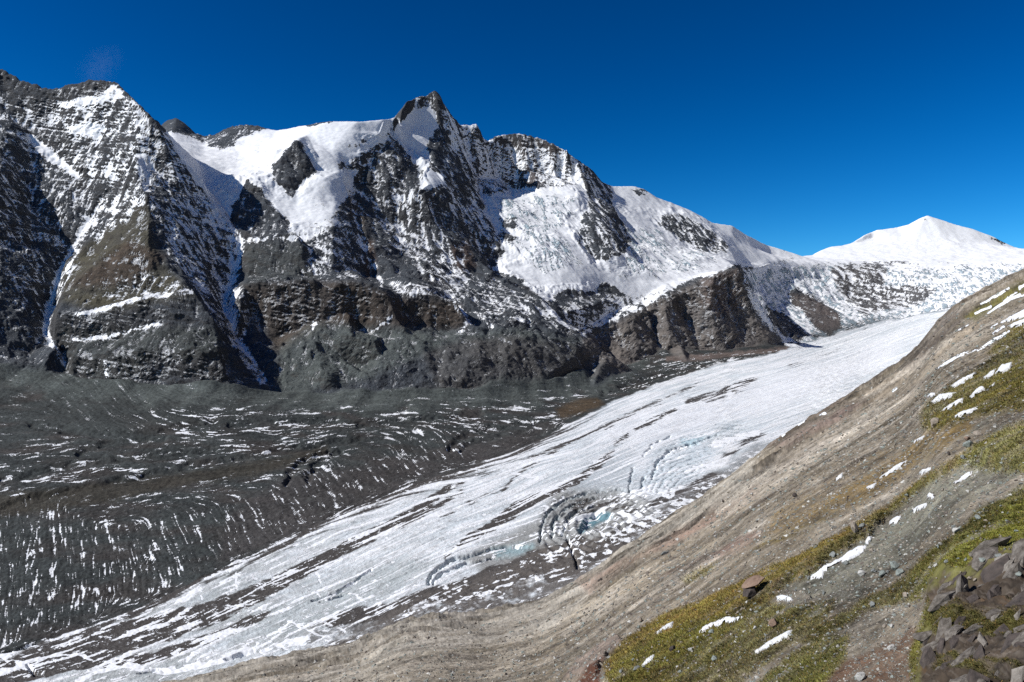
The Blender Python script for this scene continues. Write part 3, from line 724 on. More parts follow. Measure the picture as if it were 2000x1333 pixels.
# ---- the floor: rubble with snow in its furrows, ice with rubble bands
RUBCOV = [
 (.05,12,[(-180,700),(560,770),(560,800),(400,800),(200,850),(0,870),(-180,870)]),
 (.36,10,[(250,800),(450,790),(560,800),(700,790),(1000,790),(1150,765),(1130,800),(1050,850),(950,860),(700,860),(500,880),(350,860)]),
 (.22,10,[(-180,880),(100,870),(400,840),(600,860),(600,880),(400,930),(200,950),(0,985),(-180,990)]),
 (.02,8,[(-180,985),(0,965),(250,940),(450,910),(560,890),(640,870),(640,890),(500,930),(350,950),(200,980),(0,1005),(-180,1010)]),
 (.27,8,[(-180,1020),(0,1008),(200,985),(400,945),(560,905),(640,880),(760,870),(900,855),(950,870),(900,920),(600,1040),(300,1180),(0,1280),(-180,1300)]),
 (.26,8,[(30,1020),(200,1000),(420,960),(520,960),(430,1080),(230,1190),(0,1270)]),
 (.10,6,[(920,850),(1010,840),(1060,855),(990,885),(930,900)]),
 (.02,6,[(1080,800),(1120,780),(1165,776),(1180,790),(1130,812),(1090,818)]),
 (.36,8,[(1050,765),(1200,728),(1350,700),(1530,682),(1560,690),(1400,716),(1250,765),(1150,800),(1180,770)]),
]
rc = np.full((NR, NC), .10, np.float32)
for c, soft, poly in RUBCOV:
    m = sstep(-soft, soft, poly_sd(cx, cy, poly)); rc = rc * (1 - m) + c * m
RUBLINES = [[(560,806,1),(700,808,2),(760,808,3),(830,806,3),(880,800,2)],[(1020,822,2),(1080,825,2.5),(1110,832,2)],[(960,820,2),(1060,830,2)],[(1040,838,1.5),(1090,852,2)],[(245,838,2),(290,865,3)],[(310,832,2),(360,848,4),(450,848,4)],
 [(290,866,3),(360,870,4),(450,872,4),(520,870,3)],[(180,920,4),(250,916,4),(290,918,3)],[(800,790,1),(910,790,2)],[(1045,815,2),(1100,822,2)],[(25,935,5),(60,940,3)],[(85,968,5),(115,964,3)],[(20,968,4),(45,968,4)],
 [(75,1025,2),(65,1075,3),(50,1110,3),(35,1190,2.5)],[(92,1030,2),(75,1100,3),(60,1130,2)],[(115,1020,2),(118,1040,2)],[(180,1010,2),(190,1040,3)],[(205,1015,2),(206,1040,3)],[(290,1045,2),(310,1075,3),(322,1090,2)],
 [(225,1105,2),(245,1135,3)],[(135,1145,3),(145,1180,4),(140,1210,3)],[(90,1190,3),(97,1220,3)],[(200,1130,2),(210,1150,3),(212,1185,2)],[(20,1185,2),(20,1250,2)],[(265,1100,2),(262,1130,2)],[(330,1110,2),(330,1135,2)],
 [(440,1000,1.5),(478,1060,2)],[(370,1020,1.5),(405,1060,2)]]
rl = np.zeros((NR, NC), np.float32)
for l in RUBLINES:
    rl = np.maximum(rl, sstep(-1.5, 1.0, stroke_d(PXg + jx * 1.2, PYg + jy * 1.2, l)))
rub_n = rank(0.28 * f2 + 1.0 * f1 + 2.4 * fbm(Xg / 34, Yg / 34, 4, 140, 0.65) + 0.8 * f3 + .35 * white, rub > 0.5)
rub_snow = (rc * 0.47 * (1 - .75 * np.clip(apron, 0, 1)) - (1 - rub_n)) * 3.2 + 0.9 * rl * (0.6 + fbm(Xg / 12, Yg / 12, 2, 141))
rubc = np.empty_like(BASE); rubc[:] = col(.045, .051, .050)
m = sstep(-.2, .5, fbm(Xg / 140, Yg / 70, 3, 143))[..., None]; rubc = rubc * (1 - m) + col(.050, .046, .043) * m
for c, a, soft, poly in [((.085,.058,.032),.8,6,[(1085,800),(1120,782),(1165,776),(1180,790),(1130,810),(1095,818)]), ((.046,.040,.030),.8,8,[(-180,985),(0,965),(250,940),(450,910),(560,890),(640,870),(640,890),(500,930),(350,950),(200,985),(0,1010),(-180,1012)]),
    ((.060,.055,.053),.8,14,[(560,930),(760,900),(950,860),(1100,820),(1000,890),(850,935),(600,1040),(420,1110),(450,1000)]), ((.046,.052,.050),.7,14,[(100,760),(500,775),(560,800),(200,850),(100,830)]),
    ((.16,.125,.11),.9,3,[(1300,696),(1380,692),(1500,682),(1560,675),(1560,682),(1480,692),(1350,706),(1300,706)])]:
    mm = (a * sstep(-soft, soft, poly_sd(cx, cy, poly)))[..., None]; rubc = rubc * (1 - mm) + col(*c) * mm
mm = np.clip(.9 * sstep(.05, .5, apron + .35 * fbm(Xg / 40, Yg / 40, 4, 181)), 0, 1)[..., None]; rubc = rubc * (1 - mm) + col(.082, .094, .089) * mm
rubc *= np.clip(1 + 0.5 * f3 + 0.12 * f1 + .45 * fbm(Xg / 110, Yg / 70, 5, 182, .6) + .35 * fbm(Xg / 4, Yg / 4, 2, 183), .35, 2.2)[..., None]

DIRT = [
 (1.0,[(-150,1345,20),(0,1318,24),(120,1282,32),(220,1250,32),(320,1225,28),(400,1200,22),(480,1168,17),(560,1130,14),(640,1088,12),(720,1048,11),(780,1018,10),(830,985,9),(880,952,6),(905,942,3)]),
 (.8,[(150,1300,10),(300,1285,12),(430,1240,10),(520,1200,8)]),
 (.95,[(870,1090,2),(915,1052,8),(960,1030,10),(1005,995,11),(1060,968,9),(1120,940,8),(1160,915,7),(1185,893,5),(1200,880,2)]), (.8,[(1200,868,3),(1225,850,3)]),
 (.85,[(1395,775,5),(1420,765,10),(1450,752,7),(1475,738,3)]), (.6,[(1340,785,6),(1390,775,10)]), (.8,[(1240,838,3),(1275,822,6),(1320,800,4)]), (.6,[(1180,838,3),(1250,800,4),(1300,790,2)]),
 (.6,[(940,930,2),(1000,908,3),(1060,885,4),(1100,868,3),(1200,822,3),(1290,782,3),(1360,752,3)]), (.7,[(800,955,2),(835,945,3)]),
 (.7,[(980,960,2),(1010,925,3),(1100,870,3)]), (.5,[(520,1075,5),(600,1040,6),(700,998,5),(760,970,4)]),
 (.9,[(640,1215,10),(700,1200,16),(760,1195,14),(830,1165,14),(900,1150,16),(960,1120,14),(1000,1110,6)]), (1.0,[(880,1165,14),(960,1140,20),(1010,1115,22),(1050,1098,24),(1100,1085,20),(1130,1060,14)]), (.85,[(1080,1120,20),(1130,1105,16),(1180,1078,14),(1220,1050,12)]),
 (.7,[(1110,1085,14),(1200,1050,12),(1260,1020,8)]), (.7,[(1270,985,6),(1330,960,8),(1390,930,7)]), (.5,[(1130,990,16),(1200,985,14),(1240,1000,10)]),
 (.6,[(1400,900,6),(1460,860,6),(1490,850,5)]), (.5,[(1540,715,3),(1620,690,3),(1640,680,2)]), (.5,[(1570,700,1.5),(1680,652,2),(1690,640,2)]),
 (.75,[(700,1060,6),(820,1010,6),(900,960,4)]), (.6,[(860,1010,3),(930,975,4),(990,950,2)]),
]
dirt = np.zeros((NR, NC), np.float32)
sx = PXg + 4 * fbm(Xg / 18, Yg / 18, 3, 150) + 3 * f2 * 0.6; sy = PYg + 5 * fbm(Xg / 18, Yg / 18, 3, 151)
for a, l in DIRT:
    dirt = np.maximum(dirt, a * sstep(-5, 4, stroke_d(sx, sy, l)))
ice_n = rank(f2 + 0.5 * f1 + 0.6 * fbm(Xg / 45, Yg / 45, 3, 152), ICE > 0.5)
edge = sstep(40, 0, PYg - ie) * sstep(1500, 900, PXg)
dirt = np.maximum(dirt, 0.75 * edge * sstep(1250, 1100, PXg))
dm = sstep(-.2, .2, dirt * 1.28 - ice_n * 0.8 - 0.31)
lowl = sstep(1000, 300, PXg); mar0 = fbm(Xg / 14, Yg / 14, 4, 187, .6)
icec = np.empty_like(BASE); icec[:] = col(.68, .725, .75)
def itint(m, c):
    global icec
    icec = icec * (1 - m[..., None]) + col(*c) * m[..., None]
itint(sstep(.25, .9, ice_n) * .85, (.86, .87, .88))
itint(sstep(.3, .0, ice_n) * .35, (.42, .48, .51))
itint(.75 * lowl * sstep(-.3, .5, fbm(Xg / 60, Yg / 60, 3, 155) + .2), (.36, .385, .375))
for c, a, soft, poly in [((.40,.44,.44),.7,20,[(440,1240),(600,1150),(800,1090),(860,1100),(740,1180),(560,1250)]), ((.24,.24,.225),.85,14,[(900,1090),(1050,1010),(1090,950),(1190,950),(1290,980),(1230,1040),(1120,1080),(960,1130)]),
    ((.27,.43,.47),.6,8,[(960,1072),(1040,1060),(1050,1082),(970,1090)]), ((.50,.57,.61),.4,14,[(1240,960),(1265,900),(1300,862),(1380,830),(1450,820),(1400,880),(1340,950)]), ((.45,.62,.68),.7,6,[(1328,858),(1380,850),(1360,868),(1330,872)]),
    ((.40,.45,.48),.6,16,[(1150,900),(1240,890),(1250,950),(1150,960),(1080,950)]), ((.24,.25,.25),.7,10,[(1290,990),(1400,930),(1480,860),(1500,870),(1400,960),(1300,1010)]), ((.10,.24,.29),.85,4,ICE_HOLE),
    ((.85,.87,.9),.7,20,[(1150,850),(1300,800),(1500,740),(1650,700),(1760,650),(1740,700),(1600,770),(1400,830),(1250,870)])]:
    itint(a * sstep(-soft, soft, poly_sd(cx, cy, poly)), c)
itint(0.6 * np.clip(groove + .8 * arc, 0, 1), (.17, .26, .31))  # bluer crevasse ice, with the shade inside the clefts painted in
gd = fbm(Xg / 45, Yg / 45, 6, 185, .75)
itint(np.clip(.5 * sstep(.0, .45, gd) * (.35 + .65 * lowl) * sstep(1500, 1100, PXg), 0, 1), (.27, .275, .27))
itint(.55 * sstep(.1, .4, fbm(Xg / 16, Yg / 16, 5, 186, .7)) * sstep(1250, 900, PXg), (.33, .34, .335))
itint(.8 * MRG * sstep(-.25, .25, gd + .5 * mar0), (.115, .105, .095))
itint(dm, (.075, .068, .062))
icec *= (1 + 0.16 * f3 + 0.07 * f1)[..., None]
# snow dusted on the ice: in scars, along the near margin
vein = np.zeros((NR, NC), np.float32)
VEINS = [[(625,1210,2),(700,1248,1.5)],[(560,1212,2),(600,1232,2),(640,1245,1.5)],[(500,1255,3),(540,1235,2),(570,1212,2)],[(0,1280,6),(50,1300,8),(60,1306,4)],[(-20,1312,6),(30,1310,5)],[(60,1300,3),(90,1285,2),(150,1278,2.5),(180,1290,2)],
 [(150,1333,4),(190,1310,5),(235,1298,7),(300,1310,5),(320,1312,8),(430,1292,5),(500,1268,3)],[(235,1298,4),(240,1280,3),(255,1272,2)],[(365,1290,4),(375,1275,4)],[(560,1260,10),(590,1254,9),(605,1250,4)],[(510,1275,4),(540,1262,6),(570,1258,6)],
 [(580,1140,2),(610,1155,1),(640,1175,1)],[(620,1120,3),(625,1140,1.5)],[(870,1150,5),(880,1140,4),(910,1135,2)],[(815,1185,3),(850,1182,4),(900,1150,3)],[(830,1180,2),(870,1160,3)],[(740,1200,2),(760,1185,2)],[(680,1158,1.5),(715,1175,1.5)],
 [(1090,1035,2),(1150,1090,2)],[(1180,1070,4),(1200,1050,6),(1215,1040,5),(1250,1020,5),(1270,1005,5)],[(1170,1040,3),(1185,1060,3)],[(1290,960,4),(1320,985,4),(1340,990,4)],[(1300,940,2),(1305,975,3),(1330,950,3)],[(1210,1005,3),(1240,1010,5),(1260,1000,3)],
 [(1120,1110,3),(1150,1092,4),(1190,1078,4)],[(1345,920,5),(1390,905,3)],[(1395,870,7),(1420,860,6),(1480,845,5)],[(540,1040,1.5),(545,1060,1.5)],[(462,1105,2),(460,1140,2),(465,1150,1.5)],[(390,1150,1.5),(392,1170,1.5)],[(290,1195,2),(300,1190,2)],
 [(880,1165,2),(940,1165,3),(970,1150,4),(1000,1140,3)],[(950,1190,2),(1000,1150,3)],[(1000,925,2),(1060,935,2)],[(1060,1000,2),(1100,970,2)]]
for l in VEINS:
    vein = np.maximum(vein, sstep(-1.2, 0.8, stroke_d(PXg + jx * 2.6 + 2 * f3, PYg + jy * 2.6 + 2 * f3, l) - .7) * sstep(-.5, .1, fbm(Xg / 20, Yg / 20, 3, 184)))
band_n = rank(f2 + .6 * f1 + .5 * f3, ICE > .5)
ice_snow = np.maximum(vein * 1.1 - 0.25 + .5 * f3, (np.where(dm > .3, .26, .16) - (1 - band_n)) * 4)
mar_n = fbm(Xg / 20, Yg / 20, 3, 158)
silt = sstep(-14, 14, poly_sd(PXg + 3 * jx, PYg + 3 * jy, [(560,1310),(640,1262),(720,1215),(800,1165),(900,1138),(1000,1100),(1060,1070),(1140,1062),(1200,1045),(1250,1012),(1330,962),(1400,920),(1450,930),(1300,1060),(1100,1180),(900,1230),(700,1300)]))
icec = icec * (1 - (.93 * silt * sstep(-.75, .1, mar0 + gd))[..., None]) + col(.125, .112, .100) * (.93 * silt * sstep(-.75, .1, mar0 + gd))[..., None]
ice_snow = ice_snow - 1.2 * silt * sstep(-.1, -.5, mar0 - .3)
ice_snow = np.maximum(ice_snow, (MRG * sstep(1150, 1250, PXg) * 0.55 - 0.52 + mar_n * 1.2) * 1.5)
fsnow = rub_snow * (1 - ICE) + ice_snow * ICE
SNOW = SNOW * (1 - fl) + fsnow * fl
i3 = ICE[..., None]; f3d = fl[..., None]
BASE = BASE * (1 - f3d) + (rubc * (1 - i3) + icec * i3) * f3d
# clean ice showing in the ice fall and hanging glaciers
bl = np.clip(SERAC + SER2, 0, 1) * mtn * sstep(.75, .95, cov)
bm = bl * sstep(.22, .65, rank(ridged(Xg / 50, Yg / 38, 3, 160) + .5 * g1 + .8 * fbm(Xg / 120, Yg / 120, 2, 161)))
bm = np.clip(bm, 0, 1)
BASE = BASE * (1 - bm[..., None]) + col(.40, .50, .56) * bm[..., None]
SNOW = SNOW - bm * 1.05
BASE = np.clip(BASE, .01, .95)
print('masks done')

# ------------------------------------------------------------------ materials
def nd(nt, kind, **kw):
    n = nt.nodes.new(kind)
    for k, v in kw.items():
        if k in n.inputs: n.inputs[k].default_value = v
        else: setattr(n, k, v)
    return n
def math_node(nt, op, a, b=None, clamp=False):
    n = nt.nodes.new('ShaderNodeMath'); n.operation = op; n.use_clamp = clamp
    for i, v in enumerate((a, b)):
        if v is None: continue
        if isinstance(v, (int, float)): n.inputs[i].default_value = v
        else: nt.links.new(v, n.inputs[i])
    return n.outputs[0]

def noise(nt, vec, scale, detail=4, rough=0.6, dist=0.0):
    n = nd(nt, 'ShaderNodeTexNoise', Scale=scale, Detail=detail, Roughness=rough, Distortion=dist)
    nt.links.new(vec, n.inputs['Vector'])
    return n.outputs['Fac']

def ground_material(name, s_fine, s_mid, vary=0.5, edge=0.45, bump=0.6, bump_d=1.0, snow_rough=0.55, rough=0.93, spec=0.2, stretch=None, soft=(-.06, .10), snow_bump=0.9):
    m = bpy.data.materials.new(name); m.use_nodes = True
    nt = m.node_tree; bs = nt.nodes['Principled BSDF']
    geo = nd(nt, 'ShaderNodeNewGeometry')
    vec = geo.outputs['Position']
    if stretch:
        mp = nd(nt, 'ShaderNodeMapping'); mp.inputs['Scale'].default_value = stretch[0]; mp.inputs['Rotation'].default_value = stretch[1]
        nt.links.new(vec, mp.inputs['Vector']); svec = mp.outputs[0]
    else:
        svec = vec
    base = nd(nt, 'ShaderNodeAttribute', attribute_name='base')
    sn = nd(nt, 'ShaderNodeAttribute', attribute_name='snow')
    nf = noise(nt, vec, s_fine, 5, 0.65); nm = noise(nt, svec, s_mid, 6, 0.65)
    k = math_node(nt, 'ADD', math_node(nt, 'MULTIPLY', nf, vary), math_node(nt, 'MULTIPLY', nm, vary))
    k = math_node(nt, 'ADD', k, 1.0 - vary)
    mul = nd(nt, 'ShaderNodeVectorMath', operation='SCALE')
    nt.links.new(base.outputs['Color'], mul.inputs[0]); nt.links.new(k, mul.inputs['Scale'])
    e = math_node(nt, 'MULTIPLY', math_node(nt, 'SUBTRACT', math_node(nt, 'ADD', nf, nm), 1.0), edge)
    sv = math_node(nt, 'ADD', sn.outputs['Fac'], e)
    mr = nd(nt, 'ShaderNodeMapRange', interpolation_type='SMOOTHSTEP')
    mr.inputs['From Min'].default_value = soft[0]; mr.inputs['From Max'].default_value = soft[1]
    nt.links.new(sv, mr.inputs['Value'])
    mix = nd(nt, 'ShaderNodeMix', data_type='RGBA')
    nt.links.new(mr.outputs[0], mix.inputs['Factor'])
    nt.links.new(mul.outputs[0], mix.inputs['A'])
    # fresh snow, a little greyer where the wind has packed it
    sc = nd(nt, 'ShaderNodeMix', data_type='RGBA')
    sc.inputs['A'].default_value = (.80, .83, .86, 1); sc.inputs['B'].default_value = (.90, .91, .92, 1)
    nt.links.new(nm, sc.inputs['Factor'])
    nt.links.new(sc.outputs['Result'], mix.inputs['B'])
    nt.links.new(mix.outputs['Result'], bs.inputs['Base Color'])
    rr = nd(nt, 'ShaderNodeMix', data_type='FLOAT')
    nt.links.new(mr.outputs[0], rr.inputs['Factor']); rr.inputs['A'].default_value = rough; rr.inputs['B'].default_value = snow_rough
    nt.links.new(rr.outputs['Result'], bs.inputs['Roughness'])
    bs.inputs['Specular IOR Level'].default_value = spec
    bp = nd(nt, 'ShaderNodeBump', Strength=bump, Distance=bump_d)
    h = math_node(nt, 'ADD', math_node(nt, 'MULTIPLY', nf, 0.5), nm)
    h = math_node(nt, 'MULTIPLY', h, math_node(nt, 'SUBTRACT', 1.0, math_node(nt, 'MULTIPLY', mr.outputs[0], snow_bump)))
    nt.links.new(h, bp.inputs['Height']); nt.links.new(bp.outputs[0], bs.inputs['Normal'])
    return m

M_ROCK = ground_material('mountain rock and snow', 0.22, 0.06, 0.7, 1.0, 1.0, 9.0, soft=(-.28, .34), snow_bump=.94, stretch=((.5, .5, 2.0), (.18, .12, 0)))
M_RUB = ground_material('glacier rubble', 0.6, 0.16, 0.7, 1.2, 0.9, 2.5, soft=(-.12, .2))
M_ICE = ground_material('glacier ice', 0.4, 0.1, 0.25, 0.9, 0.8, 1.8, rough=0.6)

# ------------------------------------------------------------------ mesh building
def tag(o, label=None, cat=None, group=None, kind=None):
    if label: o['label'] = label
    if cat: o['category'] = cat
    if group: o['group'] = group
    if kind: o['kind'] = kind
    return o

def grid_object(name, PXa, Ya, Za, mask, mat, attrs, smooth=True):
    """mesh from the cells of a grid where mask is set; vertices that no cell uses are dropped"""
    nr, nc = Za.shape
    cells = np.nonzero(mask.ravel())[0]
    cr, cc = cells // (nc - 1), cells % (nc - 1)
    q = np.stack([cr * nc + cc, cr * nc + cc + 1, (cr + 1) * nc + cc + 1, (cr + 1) * nc + cc], 1)
    used = np.unique(q)
    remap = np.full(nr * nc, -1, np.int32); remap[used] = np.arange(used.size, dtype=np.int32)
    q = remap[q].astype(np.int32)
    Yv = Ya.ravel()[used]; Xv = (PXa.ravel()[used] - 1000.0) / F * Yv; Zv = Za.ravel()[used]
    me = bpy.data.meshes.new(name)
    me.vertices.add(used.size); me.vertices.foreach_set('co', np.stack([Xv, Yv, Zv], 1).astype(np.float32).ravel())
    me.loops.add(q.size); me.loops.foreach_set('vertex_index', q.ravel())
    me.polygons.add(len(q)); me.polygons.foreach_set('loop_start', np.arange(0, q.size, 4, dtype=np.int32))
    me.polygons.foreach_set('use_smooth', np.full(len(q), smooth))
    for an, a in attrs.items():
        if a.ndim == 3:
            at = me.attributes.new(an, 'FLOAT_COLOR', 'POINT')
            v = np.ones((used.size, 4), np.float32); v[:, :3] = a.reshape(-1, 3)[used]
            at.data.foreach_set('color', v.ravel())
        else:
            at = me.attributes.new(an, 'FLOAT', 'POINT')
            at.data.foreach_set('value', a.ravel()[used].astype(np.float32))
    me.update(calc_edges=True)
    me.materials.append(mat)
    o = bpy.data.objects.new(name, me); COL.objects.link(o)
    return o

def cellmask(v): return v[:-1, :-1]
keep = (Yg < sky_y[None, :] + 520)
keep &= (Yg > toe_y)
gul = [(240, 308), (262, 322), (290, 345), (320, 362), (350, 388), (385, 402), (422, 430), (450, 455), (474, 474), (530, 460), (585, 444), (620, 442), (665, 462), (712, 495), (764, 528), (800, 540)]
gxl = np.interp(PYg, [g[0] for g in gul], [g[1] for g in gul])
reg = np.full((NR, NC), 2, np.int8)
reg[(Yg > 5950) & (PXg > 1535)] = 5
reg[(SERAC > .5) | ((Yg > 4700) & (Yg <= 5950) & (PXg > 1460))] = 4
reg[(poly_sd(PXg, PYg, [(1128,664),(1180,632),(1235,612),(1300,573),(1390,534),(1444,522),(1452,545),(1462,600),(1536,676),(1400,698),(1265,718),(1215,734),(1138,694)]) > 0) & (Yg < 5020) & (Yg > 2800)] = 3
reg[(PXg < gxl) & (Yg < 3420)] = 1
reg[fl > .55] = 6
reg[(fl > .55) & (ICE > .5)] = 7
regc = cellmask(reg); keepc = cellmask(keep)
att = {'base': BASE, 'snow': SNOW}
for rid, nm, mt, lab in [(1, 'rocky_mountain', M_ROCK, 'dark rocky mountain with snow dusted ledges, mostly in shade, at the left of the valley'),
        (2, 'snowy_mountain', M_ROCK, 'highest pointed peak with white snowfields and dark rock ridges'),
        (3, 'rock_buttress', M_ROCK, 'bare brown rock buttress with a square tower standing before the icefall'),
        (4, 'icefall', M_ROCK, 'broken white icefall pouring between rock ribs onto the glacier'),
        (5, 'snow_dome', M_ROCK, 'smooth white snow dome with a small summit at the head of the glacier'),
        (6, 'moraine', M_RUB, 'dark rubble covered ice with rows of snow filled furrows'),
        (7, 'glacier', M_ICE, 'long white glacier tongue with grey rubble bands and crevasses')]:
    o = grid_object(nm, PXg, Yg, Z, keepc & (regc == rid), mt, att)
    tag(o, lab, kind='structure')
print('terrain meshes done')


# ------------------------------------------------------------------ the near hillside: falls from the right down to the glacier
_core = np.arange(236, 2176, 1.6)
_side = np.cumsum(np.concatenate([np.linspace(2.0, 40.0, 110), 40 * 1.13 ** np.arange(1, 38)]))                       # the slope goes on, coarser, beyond both edges of the view
HPX = np.concatenate([(236 - _side[:70])[::-1], _core, _core[-1] + _side]).astype(np.float32)
qa = [8.0]
while qa[-1] < 6500:
    q_ = qa[-1]
    qa.append(q_ + (0.45 if q_ < 130 else 0.45 + (q_ - 130) * 0.006 if q_ < 330 else 1.6 if q_ < 980 else 60 if q_ < 2600 else 300))
QA = np.array(qa, np.float32)
_ly = np.log(np.array([4, 8, 50, 150, 400, 1000, 2000, 6500.0])); _la = np.array([12.3, 12.5, 13, 16, 20, 28, 40, 70.0])
_yt = np.exp(np.linspace(math.log(4), math.log(6500), 4000)); _at = np.interp(np.log(_yt), _ly, _la)
_at = np.convolve(np.pad(_at, 300, mode='edge'), np.ones(601) / 601, mode='valid')
_qt = F * _at / _yt                                   # falls with Y
HY = np.interp(QA, _qt[::-1], _yt[::-1]).astype(np.float32)
TOE = [(-900,1640),(-300,1470),(200,1345),(300,1315),(500,1268),(600,1254),(700,1232),(780,1192),(850,1180),(950,1177),(1057,1152),(1132,1112),(1207,1056),(1271,1012),(1335,975),(1390,935),(1485,864),(1580,800),(1640,763),(1700,727),(1760,690),(1800,650),(1830,608),(1870,574),(1910,552),(2000,507),(2170,430),(2600,160),(3200,-230),(4600,-1150),(60000,-37800)]
hv = np.interp(HPX, [p[0] for p in TOE], [p[1] for p in TOE]).astype(np.float32)
hv = blur(hv[None, :], 8, 0)
MR_, MC_ = len(HY), len(HPX)
print('hillside grid', MR_, MC_)
HP = np.broadcast_to(HPX, (MR_, MC_)); Hq = np.broadcast_to(QA[:, None], (MR_, MC_))
HYg = np.ascontiguousarray(np.broadcast_to(HY[:, None], (MR_, MC_)))
HPY = hv + Hq
HX = ((HP - 1000) / F * HYg).astype(np.float32)
HZg = ((HZ - HPY) / F * HYg).astype(np.float32)
lgY = np.log(HYg)
def hfb(sx, sy, o, s): return fbm(HX / sx, HYg / sy, o, s)
U = HX - 0.15 * HYg; V = HYg + 0.12 * HX              # along the fall of the slope / across it
def st(sv, su, o, s): return fbm(V / sv, U / su, o, s)
farw = sstep(90, 420, HYg)
def multi(sv, su, o, s, gain=0.8):
    return fbm(V / sv, U / su, o, s, gain)
def rk2_(a_, b_):
    r_ = ridged(V / 14 + .8 * fbm(a_ / 28, b_ / 22, 5, 352, .6), U / 48, 6, 353, .72)
    return r_ - r_.mean()
m1 = multi(420, 1000, 10, 280, .85); m2 = multi(300, 600, 10, 300, .85); m3 = multi(90, 150, 9, 320, .88)
iso = fbm(HX / 60, HYg / 60, 10, 340, .92); iso /= iso.std()
m1 /= m1.std(); m2 /= m2.std(); m3 /= m3.std()
# gullies and ribs running down the slope, then bumps, then stones
HD = farw * (11 * sstep(200, 900, HYg) * ridged(V / 210, U / 900, 3, 200) * 0.7 + 3.2 * st(55, 300, 3, 203) + 1.3 * st(17, 90, 3, 206))
HD += sstep(20, 60, HYg) * (1 - 0.6 * sstep(200, 500, HYg)) * (1.1 * st(22, 80, 3, 210) + .35 * st(4.5, 16, 3, 213))
HD += farw * (9 * sstep(200, 900, HYg) + 2) * fbm(HX / 110, HYg / 110, 5, 358, .55)
HD += farw * (3.2 * fbm(HX / 30, HYg / 30, 5, 359, .6) * sstep(250, 900, HYg) + 2.0 * rk2_(HX, HYg)) + (1 - farw) * .35 * rk2_(HX, HYg)
HD += 0.16 * st(1.6, 4, 3, 216) * (1 - sstep(120, 300, HYg)) + .05 * fbm(HX / .45, HYg / .45, 2, 219) * (1 - sstep(60, 140, HYg))
HD += 0.5 * sstep(60, 200, HYg) * fbm(HX / 9, HYg / 9, 4, 222)
HD += farw * (10 * ridged(V / 75 + .5 * fbm(HX / 160, HYg / 160, 2, 227), U / 420, 4, 223, .65) + 2.2 * ridged(V / 18, U / 90, 3, 224)) * sstep(120, 500, HYg)
HD += (1 - sstep(150, 600, HYg)) * (.75 * ridged(V / 11 + .3 * fbm(HX / 12, HYg / 12, 2, 228), U / 40, 4, 225, .65) + .12 * fbm(HX / 1.0, HYg / 1.0, 3, 226))
jhx = 7 * fbm(HP / 60, HPY / 60, 3, 230) + 2.5 * fbm(HP / 14, HPY / 14, 3, 231); jhy = 6 * fbm(HP / 60, HPY / 60, 3, 233) + 2.5 * fbm(HP / 14, HPY / 14, 3, 234)
hx, hy = HP + jhx, HPY + jhy
def hm(poly, soft): return sstep(-soft, soft, poly_sd(hx, hy, poly))
SCREE = [(1548,1166),(1500,1180),(1530,1150),(1580,1125),(1640,1085),(1690,1050),(1735,1005),(1790,965),(1840,930),(1910,905),(1975,925),(2000,925),(1990,955),(1910,1000),(1850,1050),(1790,1095),(1760,1130),(1690,1150),(1600,1180)]
OUT = [(1785,1360),(1800,1290),(1812,1230),(1808,1170),(1840,1150),(1885,1148),(1900,1120),(1960,1105),(2010,1098),(2200,1080),(2200,1500),(1785,1500)]
sc_m = hm(SCREE, 6); out_m = hm(OUT, 6)
HD -= 0.9 * sc_m * (HYg / 60.0)
def worley(x, y, seed):
    xi = np.floor(x).astype(np.int32); yi = np.floor(y).astype(np.int32)
    f1 = np.full(x.shape, 9., np.float32); f2_ = f1.copy(); idv = np.zeros(x.shape, np.float32)
    for ox in (-1, 0, 1):
        for oy in (-1, 0, 1):
            a_ = (xi + ox + seed * 7) & (TAB - 1); b_ = (yi + oy + seed * 13) & (TAB - 1)
            dx = xi + ox + .5 + .48 * GX[b_, a_] - x; dy = yi + oy + .5 + .48 * GY[b_, a_] - y
            dd = np.sqrt(dx * dx + dy * dy)
            n_ = dd < f1
            f2_ = np.where(n_, f1, np.minimum(f2_, dd)); idv = np.where(n_, GX[a_, b_], idv); f1 = np.where(n_, dd, f1)
    return f1, f2_ - f1, idv
orr, occ = np.nonzero(out_m > 0.01)
osl = (slice(orr.min(), orr.max() + 1), slice(occ.min(), occ.max() + 1))
ox_, oz_ = HX[osl], HZg[osl] + .35 * HYg[osl]
wx_ = fbm(ox_ / 1.6, oz_ / 1.6, 4, 240) * 1.0; wz_ = fbm(ox_ / 1.6, oz_ / 1.6, 4, 241) * 1.0
ru, rv = (ox_ * .8 + oz_ * .6 + wx_), (-ox_ * .6 + oz_ * .8 + wz_)
wa = worley(ru / .55, rv / 1.5, 1); wb = worley(ru / .16, rv / .45, 2); wc = worley(ru / 1.6, rv / 2.6, 3)
HD[osl] += out_m[osl] * (.25 + .55 * fbm(ox_ / 1.6, HYg[osl] / 1.6, 6, 242, .6))
OUT2 = [(1165,1335),(1185,1290),(1225,1262),(1205,1250),(1170,1268),(1130,1300),(1090,1340)]
o2 = hm(OUT2, 5); HD += o2 * (.7 + .5 * ridged(V / 3, U / 12, 3, 246))
